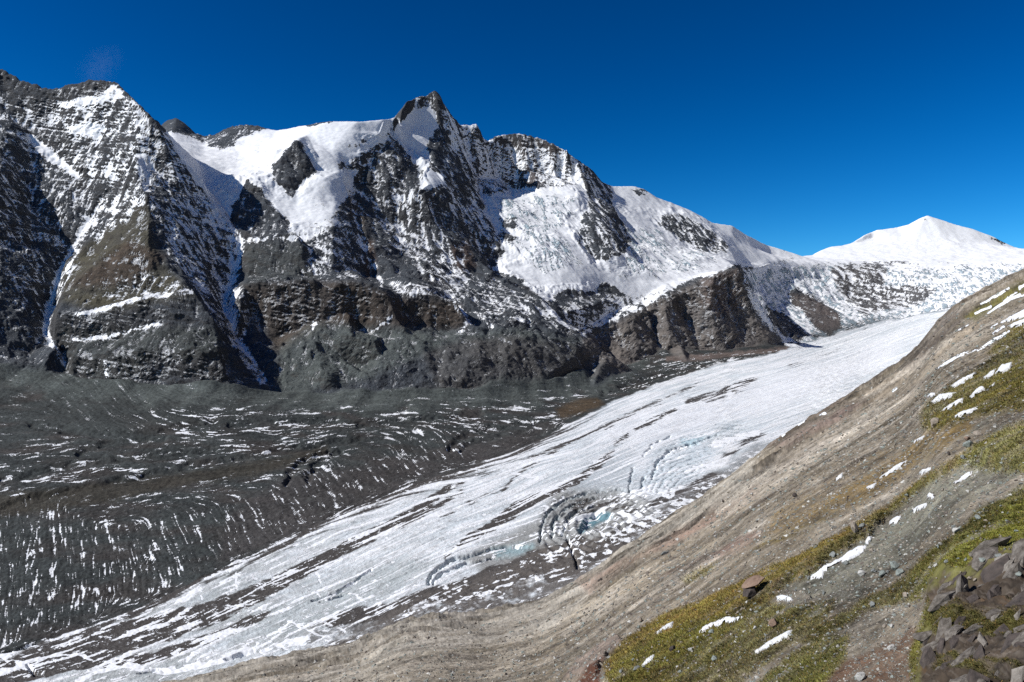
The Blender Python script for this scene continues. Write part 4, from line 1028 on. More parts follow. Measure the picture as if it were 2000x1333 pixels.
# ledges that break the slope at streaked rock
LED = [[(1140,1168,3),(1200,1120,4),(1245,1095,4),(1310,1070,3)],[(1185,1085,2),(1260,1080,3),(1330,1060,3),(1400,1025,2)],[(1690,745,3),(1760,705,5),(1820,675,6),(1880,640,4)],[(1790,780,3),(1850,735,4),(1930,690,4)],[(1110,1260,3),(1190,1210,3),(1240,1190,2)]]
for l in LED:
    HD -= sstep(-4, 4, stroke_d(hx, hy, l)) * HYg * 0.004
MND = hm([(540,1310),(640,1255),(720,1225),(800,1180),(900,1165),(1000,1165),(1070,1150),(1090,1175),(1020,1215),(900,1245),(760,1290),(640,1330)], 16)
HD += MND * (7.0 * ridged(HX / 52 + .4 * fbm(HX / 60, HYg / 60, 2, 372), HYg / 75, 4, 371, .6) - 3 + 1.2 * fbm(HX / 8, HYg / 12, 4, 373, .6))
HD *= 1 - sstep(3400, 4200, HYg) * 0.4
HZg = HZg + HD
drop = sstep(3500, 4300, HYg)
HZg = HZg - drop * 500 * sstep(1780, 1850, HP)
HPY = (HZ - F * HZg / HYg).astype(np.float32)

hx, hy = HP + jhx, HPY + jhy
HB = np.empty((MR_, MC_, 3), np.float32)
HB[:] = col(.205, .178, .140)
def ht(m, c):
    global HB
    HB = HB * (1 - m[..., None]) + col(*c) * m[..., None]
s1 = st(60, 500, 4, 250); s2 = st(12, 110, 4, 253); s3 = st(2.6, 22, 4, 256); s4 = fbm(HX / 1.1, HYg / 1.1, 3, 259)
bandv = st(150, 1200, 3, 262)
farh = sstep(150, 500, HYg)
ht(.75 * sstep(0, .45, s1) * farh, (.150, .138, .112)); ht(.6 * sstep(.1, .5, bandv) * farh, (.26, .235, .19))
ht(.6 * sstep(.1, .5, s2) * sstep(60, 160, HYg), (.165, .140, .090)); ht(.5 * sstep(.15, .5, -s2) * sstep(60, 160, HYg), (.225, .205, .185))
ht(.35 * sstep(.1, .5, s3), (.15, .12, .075)); ht(.4 * sstep(.15, .5, -s3), (.24, .23, .205))
rk = ridged(V / 40 + .8 * fbm(HX / 80, HYg / 60, 6, 350, .6), U / 190 + .5 * fbm(HX / 60, HYg / 60, 4, 355), 8, 351, .8); rk /= rk.std(); rk -= rk.mean()
rk2 = ridged(V / 14 + .8 * fbm(HX / 28, HYg / 22, 5, 352, .6), U / 48, 7, 353, .85); rk2 /= rk2.std(); rk2 -= rk2.mean()
iso2 = fbm(HX / 45, HYg / 45, 10, 360, .88); iso2 /= iso2.std()
ht(np.clip(.38 + .33 * m1 + .22 * iso2, 0, .9), (.118, .100, .072)); ht(np.clip(.12 + .30 * m2 - .25 * iso2, 0, .85), (.29, .27, .235)); ht(np.clip(-.15 + .38 * m3, 0, .7), (.085, .070, .055))
ht(np.clip(-.3 + .32 * rk + .2 * iso, 0, .8), (.34, .32, .29)); ht(np.clip(-.35 - .34 * rk - .2 * iso, 0, .85), (.062, .052, .042)); ht(np.clip(-.4 + .32 * rk2 + .2 * iso2, 0, .7), (.30, .275, .25)); ht(np.clip(-.4 - .3 * rk2 + .2 * iso, 0, .8), (.070, .058, .045))
PATCH = [
 # beige scree at the foot
 ((.275,.262,.235),.92,14,[(300,1330),(700,1235),(1000,1160),(1130,1100),(1250,1050),(1390,955),(1420,900),(1480,870),(1460,960),(1350,1020),(1200,1100),(1150,1170),(1050,1250),(1000,1340),(250,1400)]),
 ((.25,.215,.16),.5,14,[(700,1340),(900,1270),(1060,1250),(1150,1180),(1250,1110),(1330,1060),(1400,1030),(1400,1060),(1270,1150),(1150,1230),(1050,1340)]),
 ((.185,.135,.11),.6,10,[(1120,1130),(1250,1085),(1310,1040),(1400,990),(1480,950),(1480,970),(1400,1020),(1310,1070),(1240,1095),(1150,1165)]),
 ((.17,.12,.10),.7,8,[(1340,1110),(1420,1060),(1490,1035),(1480,1060),(1400,1100),(1350,1120)]),
 ((.26,.235,.205),.5,12,[(1370,1000),(1500,900),(1600,850),(1680,800),(1640,850),(1540,920),(1420,1000)]),
 ((.105,.085,.07),.8,9,[(1480,840),(1510,815),(1560,795),(1640,765),(1690,745),(1640,790),(1560,830),(1500,860),(1490,870)]),
 ((.19,.15,.135),.6,8,[(1500,870),(1580,830),(1650,795),(1700,780),(1640,825),(1540,870)]),
 ((.13,.115,.10),.75,10,[(1760,720),(1820,680),(1870,660),(1830,700),(1780,745),(1740,770)]),
 ((.125,.11,.098),.7,9,[(1810,660),(1840,620),(1880,600),(1870,640),(1840,680),(1800,720),(1740,750),(1780,700)]),
 ((.23,.20,.16),.7,10,[(1680,770),(1780,720),(1860,660),(1900,620),(1930,600),(1900,650),(1840,720),(1740,780)]),
 ((.155,.145,.14),.7,10,[(1780,800),(1850,755),(1930,700),(2000,655),(2000,670),(1930,730),(1850,780),(1790,830)]),
 ((.088,.072,.030),.85,7,[(1885,620),(1905,600),(1960,570),(2010,540),(2010,565),(1950,600),(1905,625)]),
 ((.115,.085,.035),.8,9,[(1930,690),(1960,655),(2000,610),(2180,560),(2180,640),(2000,670),(1950,705)]),
 # turf bands
 ((.125,.095,.032),.93,9,[(1795,812),(1808,785),(1850,762),(1900,725),(1950,690),(2010,660),(2180,590),(2180,770),(2000,800),(1900,815),(1830,838),(1800,838)]),
 ((.150,.105,.040),.8,10,[(1500,1005),(1560,965),(1640,930),(1700,890),(1770,862),(1830,835),(1900,815),(1900,840),(1850,870),(1800,905),(1740,955),(1680,985),(1600,1012),(1500,1045)]),
 ((.145,.112,.042),.9,7,[(1470,1075),(1500,1050),(1580,1020),(1640,1005),(1600,1025),(1520,1060)]),
 ((.15,.13,.035),.7,7,[(1330,1130),(1360,1110),(1400,1100),(1380,1120),(1340,1140)]),
 ((.175,.112,.038),.95,6,[(1190,1345),(1180,1300),(1215,1255),(1260,1222),(1300,1200),(1370,1172),(1440,1140),(1500,1108),(1560,1085),(1620,1055),(1690,1012),(1740,985),(1790,945),(1850,905),(1890,880),(1890,905),(1840,930),(1790,965),(1735,1005),(1690,1048),(1640,1085),(1580,1125),(1530,1148),(1500,1180),(1450,1200),(1380,1230),(1300,1345)]),
 ((.128,.115,.030),.85,8,[(1160,1360),(1210,1290),(1270,1250),(1340,1222),(1420,1205),(1500,1180),(1560,1185),(1640,1170),(1600,1230),(1500,1290),(1420,1360)]),
 ((.118,.122,.022),.95,8,[(1875,905),(1890,878),(1930,852),(1990,825),(2180,790),(2180,930),(2010,925),(1975,922),(1920,925)]),
 ((.125,.132,.024),.95,8,[(1770,1125),(1800,1090),(1860,1045),(1910,1000),(1990,955),(2180,920),(2180,1090),(2000,1098),(1930,1115),(1880,1148),(1830,1150),(1790,1155)]),
 ((.120,.122,.025),.85,7,[(1600,1225),(1660,1190),(1730,1150),(1790,1120),(1800,1170),(1760,1180),(1700,1190),(1650,1225),(1600,1255),(1560,1255)]),
 ((.112,.115,.026),.75,7,[(1470,1345),(1530,1290),(1600,1250),(1660,1240),(1650,1290),(1600,1345)]),
 ((.10,.062,.042),.8,8,[(1600,1345),(1650,1290),(1700,1275),(1780,1230),(1810,1240),(1790,1345)]),
 ((.115,.118,.026),.8,6,[(1780,1345),(1772,1290),(1790,1240),(1812,1180),(1822,1230),(1800,1300),(1800,1345)]),
]
for c, a, soft, poly in PATCH:
    ht(np.clip(a * sstep(-soft, soft, poly_sd(hx, hy, poly)) * (0.82 + .30 * m1 + .22 * m3 + .12 * rk2 + .3 * s3), 0, 1), c)
turf = np.zeros((MR_, MC_), np.float32)
for c, a, soft, poly in PATCH[11:]:
    if c[2] < .04: turf = np.maximum(turf, a * sstep(-soft, soft, poly_sd(hx, hy, poly)))
turf *= sstep(-.55, -.15, s3 + .4 * s4)
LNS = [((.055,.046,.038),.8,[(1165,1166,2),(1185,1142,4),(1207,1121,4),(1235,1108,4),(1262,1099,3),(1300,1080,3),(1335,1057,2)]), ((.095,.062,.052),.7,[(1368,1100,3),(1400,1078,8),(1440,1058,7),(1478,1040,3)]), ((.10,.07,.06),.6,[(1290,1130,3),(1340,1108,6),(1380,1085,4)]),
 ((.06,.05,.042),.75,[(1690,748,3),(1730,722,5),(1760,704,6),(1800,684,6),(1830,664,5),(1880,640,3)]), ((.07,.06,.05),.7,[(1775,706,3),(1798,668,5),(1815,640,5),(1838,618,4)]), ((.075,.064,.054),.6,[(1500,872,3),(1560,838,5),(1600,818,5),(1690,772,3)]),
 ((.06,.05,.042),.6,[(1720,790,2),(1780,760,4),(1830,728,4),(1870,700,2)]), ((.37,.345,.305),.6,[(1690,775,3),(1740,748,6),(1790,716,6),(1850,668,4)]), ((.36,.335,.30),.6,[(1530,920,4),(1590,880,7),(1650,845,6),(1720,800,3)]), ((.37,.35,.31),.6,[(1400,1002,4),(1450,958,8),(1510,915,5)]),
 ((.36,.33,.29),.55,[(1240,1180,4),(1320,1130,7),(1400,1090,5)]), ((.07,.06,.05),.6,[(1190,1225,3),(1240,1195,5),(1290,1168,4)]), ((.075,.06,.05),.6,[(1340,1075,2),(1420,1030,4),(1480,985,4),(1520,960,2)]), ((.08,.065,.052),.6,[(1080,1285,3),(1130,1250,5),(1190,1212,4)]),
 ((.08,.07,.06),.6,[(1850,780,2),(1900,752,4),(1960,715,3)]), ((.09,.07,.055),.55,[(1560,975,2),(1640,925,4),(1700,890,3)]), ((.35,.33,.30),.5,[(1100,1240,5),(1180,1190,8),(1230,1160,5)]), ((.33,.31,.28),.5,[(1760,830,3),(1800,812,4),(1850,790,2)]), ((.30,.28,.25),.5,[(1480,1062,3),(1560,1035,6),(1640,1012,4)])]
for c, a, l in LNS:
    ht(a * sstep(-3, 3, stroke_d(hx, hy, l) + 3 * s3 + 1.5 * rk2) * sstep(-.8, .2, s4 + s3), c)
ht(MND * .6 * sstep(-.2, .4, fbm(HX / 40, HYg / 60, 5, 374, .65)), (.20, .19, .172)); ht(MND * .5 * sstep(.1, .5, fbm(HX / 25, HYg / 40, 5, 375, .65)), (.13, .118, .105))
ht(sc_m * .9, (.150, .150, .125)); ht(sc_m * .6 * sstep(0, .5, s4 + s3), (.20, .205, .17)); ht(sc_m * .7 * sstep(.05, .5, st(5, 14, 3, 263)), (.095, .082, .066))
gm = sstep(.15, .55, fbm(HX / 5, HYg / 5, 4, 265) + .4 * s4) * sstep(120, 60, HYg) * (1 - out_m)
ht(gm * .75 * (1 - .5 * sc_m), (.155, .158, .135)); turf *= 1 - .8 * gm
ht(np.clip(turf, 0, 1) * .5 * sstep(-.1, .5, fbm(HX / 2.5, HYg / 4, 4, 266)), (.132, .112, .028))
ht(np.clip(turf, 0, 1) * .45 * sstep(.1, .5, fbm(HX / .8, HYg / .8, 3, 268)), (.055, .058, .018))
def omask(v):
    a_ = np.zeros((MR_, MC_), np.float32); a_[osl] = v; return a_ * out_m
vein_ = ridged(ru / .33 + 1.5 * fbm(ox_ / 1.1, oz_ / 1.1, 3, 272), rv / 2.4, 4, 271, .65)
ht(out_m, (.060, .047, .036)); ht(omask(sstep(.6, .9, vein_) * .5), (.15, .135, .12))
ht(omask(sstep(.13, .02, wa[1]) * .7), (.03, .024, .02)); moss_ = omask(sstep(-.02, .3, fbm(ox_ / 1.1, oz_ / 1.7, 5, 275, .6)))
ht(moss_ * .92, (.088, .086, .026)); ht(omask(sstep(.3, .6, fbm(ox_ / .5, oz_ / .5, 4, 276)) * .5), (.10, .06, .03))
ht(o2 * .9, (.19, .155, .135)); ht(hm([(1120,1340),(1150,1300),(1178,1285),(1170,1340)], 5), (.085, .04, .026))
hum = ridged(HX / 1.5 + .5 * fbm(HX / 2, HYg / 2, 2, 362), HYg / 2.4, 4, 361, .6) + .7 * fbm(HX / .5, HYg / .7, 2, 363)
nr_ = sstep(130, 60, HYg)
HZg = HZg + np.clip(turf, 0, 1) * nr_ * .16 * hum + (1 - np.clip(turf, 0, 1)) * nr_ * .05 * fbm(HX / .35, HYg / .35, 3, 364)
HPY = (HZ - F * HZg / HYg).astype(np.float32)
ht(np.clip(turf, 0, 1) * .55 * sstep(.1, .7, hum), (.148, .155, .036)); ht(np.clip(turf, 0, 1) * .5 * sstep(.2, -.3, hum), (.050, .042, .018))  # humps coloured brighter, hollows darker: shading of the relief painted into the turf
HB *= np.clip(1 + .20 * iso + .12 * m3 + .10 * m2 + .10 * rk2 + .30 * s4 + .18 * fbm(HX / .35, HYg / .35, 2, 277) * sstep(150, 60, HYg) + .22 * fbm(HX / 14, HYg / 14, 4, 278) * farw, .25, 2.2)[..., None] * col(1.05, 1.0, .93) * 1.06
HB = np.clip(HB, .012, .9)
# thin old snow in the furrows of the far slope
HS = np.full((MR_, MC_), -1, np.float32)
SL = [[(1832,720,1),(1850,708,2.5),(1880,692,2.5),(1905,683,1)],[(1908,685,1.5),(1930,672,3),(1955,657,3),(1972,646,1.5)],[(1860,652,1),(1890,635,1)],[(1915,594,1.5),(1940,580,2),(1970,564,2)],[(1928,612,1.5),(1960,592,2.5),(1992,574,2)],[(1950,600,1.5),(1985,580,1.5)],
 [(1940,652,2),(1952,642,2),(1960,638,2)],[(1960,590,1.5),(2010,548,2.5)],[(1905,612,2),(1935,598,2)],[(1528,850,1.5),(1532,848,2)],[(1560,830,2),(1570,822,1.5)],[(1600,812,1.5),(1612,806,2)],[(1745,763,2),(1752,759,1.5)],[(1935,640,1),(1948,632,1)],[(1990,560,2),(2012,556,2)],[(1975,585,1.5),(2010,572,2)],[(1955,630,1.5),(1990,612,2),(2030,590,2)]]
for l in SL:
    HS = np.maximum(HS, (stroke_d(HP + .5 * jhx, HPY + .5 * jhy, l) + 0.3) * .35)
HS = np.maximum(HS, -1) + .35 * s3 * (HS > -.8)

M_HILL = ground_material('hillside scree and turf', 3.2, 0.6, 1.0, 0.25, 1.0, 0.4)
hk = np.ones((MR_, MC_), bool)
hcell = cellmask(hk)
outc = cellmask(out_m > .5)
hill = grid_object('hillside', HP, HYg, HZg, hcell & ~outc, M_HILL, {'base': HB, 'snow': HS})
tag(hill, 'steep slope of beige scree and brown turf falling to the glacier', kind='structure')
M_OUT = ground_material('folded schist', 3.0, 1.1, 0.7, 0.1, 0.9, 0.12)
outcrop = grid_object('rock_outcrop', HP, HYg, HZg, hcell & outc, M_OUT, {'base': HB, 'snow': HS})
tag(outcrop, 'dark folded rock outcrop with pale veins at the lower corner of the slope', 'outcrop')

def hill_row(px, py):
    """grid column and row of the nearest piece of slope seen at (px, py)"""
    c = int(np.argmin(np.abs(HPX - px)))
    colm = HPY[::-1, c]                                # near to far
    k = np.nonzero(colm <= py)[0]
    r = MR_ - 1 - (int(k[0]) if len(k) else MR_ - 1)
    return r, c
def hill_point(px, py):
    r, c = hill_row(px, py)
    return Vector((float(HX[r, c]), float(HYg[r, c]), float(HZg[r, c])))
def hill_normal(px, py):
    r, c = hill_row(px, py)
    r0, r1, c0, c1 = max(r - 5, 0), min(r + 5, MR_ - 1), max(c - 5, 0), min(c + 5, MC_ - 1)
    P = lambda a, b: Vector((float(HX[a, b]), float(HYg[a, b]), float(HZg[a, b])))
    n = (P(r, c1) - P(r, c0)).cross(P(r0, c) - P(r1, c))
    if n.z < 0: n = -n
    return n.normalized()
print('hillside done')

# ------------------------------------------------------------------ patches of old snow lying on the slope (each a thing)
M_SNOW = bpy.data.materials.new('old snow'); M_SNOW.use_nodes = True
nt = M_SNOW.node_tree; bs = nt.nodes['Principled BSDF']
geo = nd(nt, 'ShaderNodeNewGeometry')
n1 = noise(nt, geo.outputs['Position'], 1.3, 5, 0.6)
cr = nd(nt, 'ShaderNodeValToRGB'); cr.color_ramp.elements[0].position = .25; cr.color_ramp.elements[0].color = (.66, .69, .72, 1); cr.color_ramp.elements[1].position = .6; cr.color_ramp.elements[1].color = (.88, .89, .90, 1)
nt.links.new(n1, cr.inputs[0]); bs.inputs['Roughness'].default_value = .6
ed = nd(nt, 'ShaderNodeAttribute', attribute_name='edge'); dmx = nd(nt, 'ShaderNodeMix', data_type='RGBA'); dmx.inputs['B'].default_value = (.42, .40, .37, 1)
n9 = noise(nt, geo.outputs['Position'], 5.0, 4, .7)
nt.links.new(math_node(nt, 'MULTIPLY', ed.outputs['Fac'], math_node(nt, 'MULTIPLY', n9, 1.3), True), dmx.inputs['Factor']); nt.links.new(cr.outputs[0], dmx.inputs['A']); nt.links.new(dmx.outputs['Result'], bs.inputs['Base Color'])
bp = nd(nt, 'ShaderNodeBump', Strength=.5, Distance=.12); nt.links.new(n1, bp.inputs['Height']); nt.links.new(bp.outputs[0], bs.inputs['Normal'])

SNOWS = [
 ('long ragged snow strip lying in the gully under the brown turf bank', [(1543,1160),(1548,1148),(1562,1139),(1580,1130),(1596,1117),(1610,1106),(1640,1091),(1658,1078),(1672,1070),(1693,1065),(1686,1078),(1672,1088),(1655,1098),(1640,1102),(1622,1108),(1612,1118),(1606,1131),(1590,1131),(1575,1138),(1562,1148),(1550,1160)]),
 ('small ragged snow scrap just below the long gully strip', [(1515,1166),(1530,1163),(1550,1169),(1545,1178),(1528,1174),(1518,1173)]),
 ('tiny forked snow scrap above the long gully strip', [(1688,1062),(1694,1050),(1705,1047),(1700,1060),(1693,1067)]),
 ('rounded oval snow patch on grey scree above the gully strip', [(1735,1029),(1738,1018),(1750,1009),(1760,1008),(1757,1019),(1745,1026)]),
 ('wedge shaped snow patch under the edge of the turf, above the oval patch', [(1777,1002),(1790,990),(1811,982),(1809,991),(1795,999),(1784,1003)]),
 ('bent snow patch on the upper end of the grey scree', [(1859,945),(1872,938),(1885,926),(1901,920),(1897,931),(1880,939),(1868,947)]),
 ('whitish round snow lump beside a boulder at the turf edge', [(1809,970),(1815,963),(1825,967),(1823,976),(1813,976)]),
 ('short snow patch with a thin tail on brown turf', [(1792,926),(1800,919),(1823,912),(1812,923),(1798,929)]),
 ('long thin snow line on the brown turf', [(1715,935),(1735,921),(1750,909),(1774,898),(1756,915),(1737,928)]),
 ('small snow flake below the thin line on brown turf', [(1690,954),(1700,948),(1712,943),(1706,954),(1693,956)]),
 ('tiny snow sliver low on the beige slope', [(1629,939),(1638,929),(1647,923),(1645,931),(1635,940)]),
 ('thin snow sliver beside dark stones over the turf band', [(1770,867),(1790,859),(1809,849),(1800,859),(1785,866)]),
 ('speckled snow streak at the lower edge of the olive turf', [(1860,815),(1880,804),(1900,798),(1914,794),(1901,806),(1880,814),(1866,818)]),
 ('slim slanting snow bar on the olive turf', [(1834,806),(1850,794),(1870,782),(1882,777),(1881,786),(1862,796),(1842,806)]),
 ('broad blotchy snow patch on the olive turf', [(1816,787),(1835,771),(1850,769),(1869,766),(1856,777),(1838,784),(1824,790)]),
 ('small snow spot left of the broad blotchy patch', [(1808,778),(1818,768),(1828,769),(1820,778)]),
 ('rounded snow patch in the middle of the olive turf', [(1891,777),(1905,762),(1917,755),(1927,760),(1910,771),(1898,779)]),
 ('long broken snow streak across the olive turf', [(1856,754),(1880,739),(1909,726),(1901,737),(1880,750),(1862,758)]),
 ('three lobed snow patch high on the olive turf', [(1921,738),(1935,726),(1946,720),(1942,731),(1930,740),(1922,739)]),
 ('largest bright snow patch high on the olive turf', [(1942,732),(1956,713),(1978,708),(1974,721),(1958,730)]),
 ('tiny snow flake beneath the largest turf patch', [(1931,757),(1945,746),(1941,755)]),
 ('wide snow bar at the top right of the slope', [(1960,627),(1980,617),(2000,609),(2040,594),(2030,612),(1990,623),(1966,630)]),
 ('lower of two snow bars at the top right of the slope', [(1968,638),(1985,629),(2010,619),(2040,612),(2010,632),(1975,642)]),
 ('jagged bright snow patch on green turf below the big flat boulder', [(1363,1236),(1375,1224),(1388,1217),(1398,1215),(1408,1208),(1425,1205),(1436,1208),(1455,1203),(1442,1213),(1425,1221),(1412,1220),(1400,1228),(1390,1224),(1372,1238)]),
 ('narrow snow tongue on the brown turf near the slope edge', [(1276,1240),(1290,1229),(1302,1221),(1316,1214),(1313,1225),(1298,1231),(1284,1240)]),
 ('greyish snow patch beside stones low on the turf', [(1251,1303),(1262,1287),(1280,1277),(1276,1289),(1262,1301)]),
 ('dirty elongated snow band in the lower turf', [(1472,1273),(1500,1254),(1530,1237),(1548,1231),(1542,1244),(1515,1260),(1490,1272),(1476,1281)]),
]
jag = 2.2 * fbm(HP / 6, HPY / 6, 3, 400) + 1.2 * fbm(HP / 18, HPY / 18, 2, 402)
for lab, poly in SNOWS:
    P_ = np.array(poly)
    sd = poly_sd(HP, HPY, poly) + jag * min(1.0, .35 + .04 * len(poly))
    m = sd > -1.2
    # nearest sheet only
    cy_, cx_ = P_[:, 1].mean(), P_[:, 0].mean()
    r_, c_ = hill_row(float(cx_), float(cy_))
    m &= np.abs(np.log(HYg / HYg[r_, c_])) < 0.55
    rr, cc = np.nonzero(m)
    if len(rr) < 6: print('no snow', lab); continue
    r0, r1, c0, c1 = rr.min() - 1, rr.max() + 2, cc.min() - 1, cc.max() + 2
    sl = (slice(max(r0, 0), r1), slice(max(c0, 0), c1))
    Ys = HYg[sl]; h = 0.0022 * Ys * (np.clip((sd[sl] + .6) / 3.0, -0.6, 1) + .25 * np.clip(sd[sl] / 9, 0, 1))
    cm = m[sl]; cell = cm[:-1, :-1] & cm[1:, :-1] & cm[:-1, 1:] & cm[1:, 1:]
    # one connected piece: grow from the cell deepest inside
    g_ = np.zeros_like(cell); sdc = np.where(cell, sd[sl][:-1, :-1], -99); g_[np.unravel_index(int(sdc.argmax()), cell.shape)] = True
    for _ in range(900):
        n_ = g_.copy(); n_[1:] |= g_[:-1]; n_[:-1] |= g_[1:]; n_[:, 1:] |= g_[:, :-1]; n_[:, :-1] |= g_[:, 1:]; n_ &= cell
        if (n_ == g_).all(): break
        g_ = n_
    cell = g_
    if not cell.any(): print('no cells', lab); continue
    o = grid_object('snow_patch', HP[sl], Ys, HZg[sl] + h, cell, M_SNOW, {'edge': sstep(5.0, -.5, sd[sl] + 1.5 * fbm(HP[sl] / 5, HPY[sl] / 5, 2, 405))})
    tag(o, lab, 'snow patch', 'patches of old snow on the slope')

# ------------------------------------------------------------------ stones
def rock_material(name, c0, c1, scale):
    m = bpy.data.materials.new(name); m.use_nodes = True
    nt = m.node_tree; bs = nt.nodes['Principled BSDF']
    tc = nd(nt, 'ShaderNodeTexCoord')
    n1 = noise(nt, tc.outputs['Object'], scale, 6, 0.65, .3); n2 = noise(nt, tc.outputs['Object'], scale * 5, 4, .6)
    r = nd(nt, 'ShaderNodeValToRGB'); r.color_ramp.elements[0].position = .32; r.color_ramp.elements[1].position = .68
    r.color_ramp.elements[0].color = (*c0, 1); r.color_ramp.elements[1].color = (*c1, 1)
    nt.links.new(n1, r.inputs[0]); nt.links.new(r.outputs[0], bs.inputs['Base Color'])
    bs.inputs['Roughness'].default_value = .9; bs.inputs['Specular IOR Level'].default_value = .25
    b = nd(nt, 'ShaderNodeBump', Strength=.7, Distance=.05)
    nt.links.new(math_node(nt, 'ADD', n1, math_node(nt, 'MULTIPLY', n2, .5)), b.inputs['Height']); nt.links.new(b.outputs[0], bs.inputs['Normal'])
    return m
RM = {'beige': rock_material('beige gneiss', (.20, .16, .125), (.34, .30, .25), 1.5), 'brown': rock_material('brown rock', (.15, .095, .07), (.27, .19, .14), 1.5),
      'grey': rock_material('grey schist', (.13, .14, .135), (.26, .27, .255), 1.5), 'teal': rock_material('grey green schist', (.15, .172, .158), (.28, .305, .28), 1.5),
      'white': rock_material('pale quartz rock', (.32, .31, .29), (.52, .51, .48), 1.5), 'slate': rock_material('veined schist', (.044, .036, .029), (.21, .188, .165), 2.6), 'pale': rock_material('pale folded schist', (.12, .105, .09), (.27, .245, .215), 2.4),
      'dark': rock_material('dark wet rock', (.035, .03, .028), (.10, .08, .07), 1.5)}

def rock_mesh(name, seed, n=22, mat=None, bev=0.05, sub=True):
    rr = random.Random(seed)
    bm = bmesh.new()
    for i in range(n):
        z = rr.uniform(-1, 1); a = rr.uniform(0, 2 * math.pi); s = math.sqrt(1 - z * z); k = rr.uniform(.8, 1.0)
        bm.verts.new((s * math.cos(a) * k, s * math.sin(a) * k, z * k))
    ret = bmesh.ops.convex_hull(bm, input=bm.verts[:])
    junk = list({g for g in ret['geom_interior'] + ret['geom_unused'] if isinstance(g, bmesh.types.BMVert)})
    if junk: bmesh.ops.delete(bm, geom=junk, context='VERTS')
    if bev:
        bmesh.ops.dissolve_limit(bm, angle_limit=math.radians(14), verts=bm.verts[:], edges=bm.edges[:])
        bmesh.ops.bevel(bm, geom=bm.edges[:], offset=bev, segments=2, profile=.6, affect='EDGES', clamp_overlap=True)
        bmesh.ops.triangulate(bm, faces=bm.faces[:])
        if sub:
            bmesh.ops.subdivide_edges(bm, edges=bm.edges[:], cuts=1, use_grid_fill=True)
        for v in bm.verts:
            d = 1 + .05 * math.sin(v.co.x * 5.1 + seed) * math.cos(v.co.y * 6.3 + seed * 2) + rr.uniform(-.018, .018)
            v.co *= d
    me = bpy.data.meshes.new(name)
    bm.to_mesh(me); bm.free()
    if mat: me.materials.append(mat)
    return me

def put_rock(o, px, py, wpx, asp=(1, .7, .5), sink=.25, yaw=None, along=None):
    """rest a stone of apparent width wpx (pixels of the 2000 px frame) on the slope seen at (px, py)"""
    p = hill_point(px, py); n = hill_normal(px, py)
    w = wpx * p.y / F / 2
    o.scale = (w * asp[0], w * asp[1], w * asp[2])
    up = (n * 0.75 + Vector((0, 0, .25))).normalized()
    q = up.to_track_quat('Z', 'Y')
    from mathutils import Quaternion
    o.rotation_mode = 'QUATERNION'
    o.rotation_quaternion = q @ Quaternion((0, 0, 1), yaw if yaw is not None else random.uniform(0, 6.28))
    o.location = p + up * (w * asp[2] * (1 - 2 * sink))

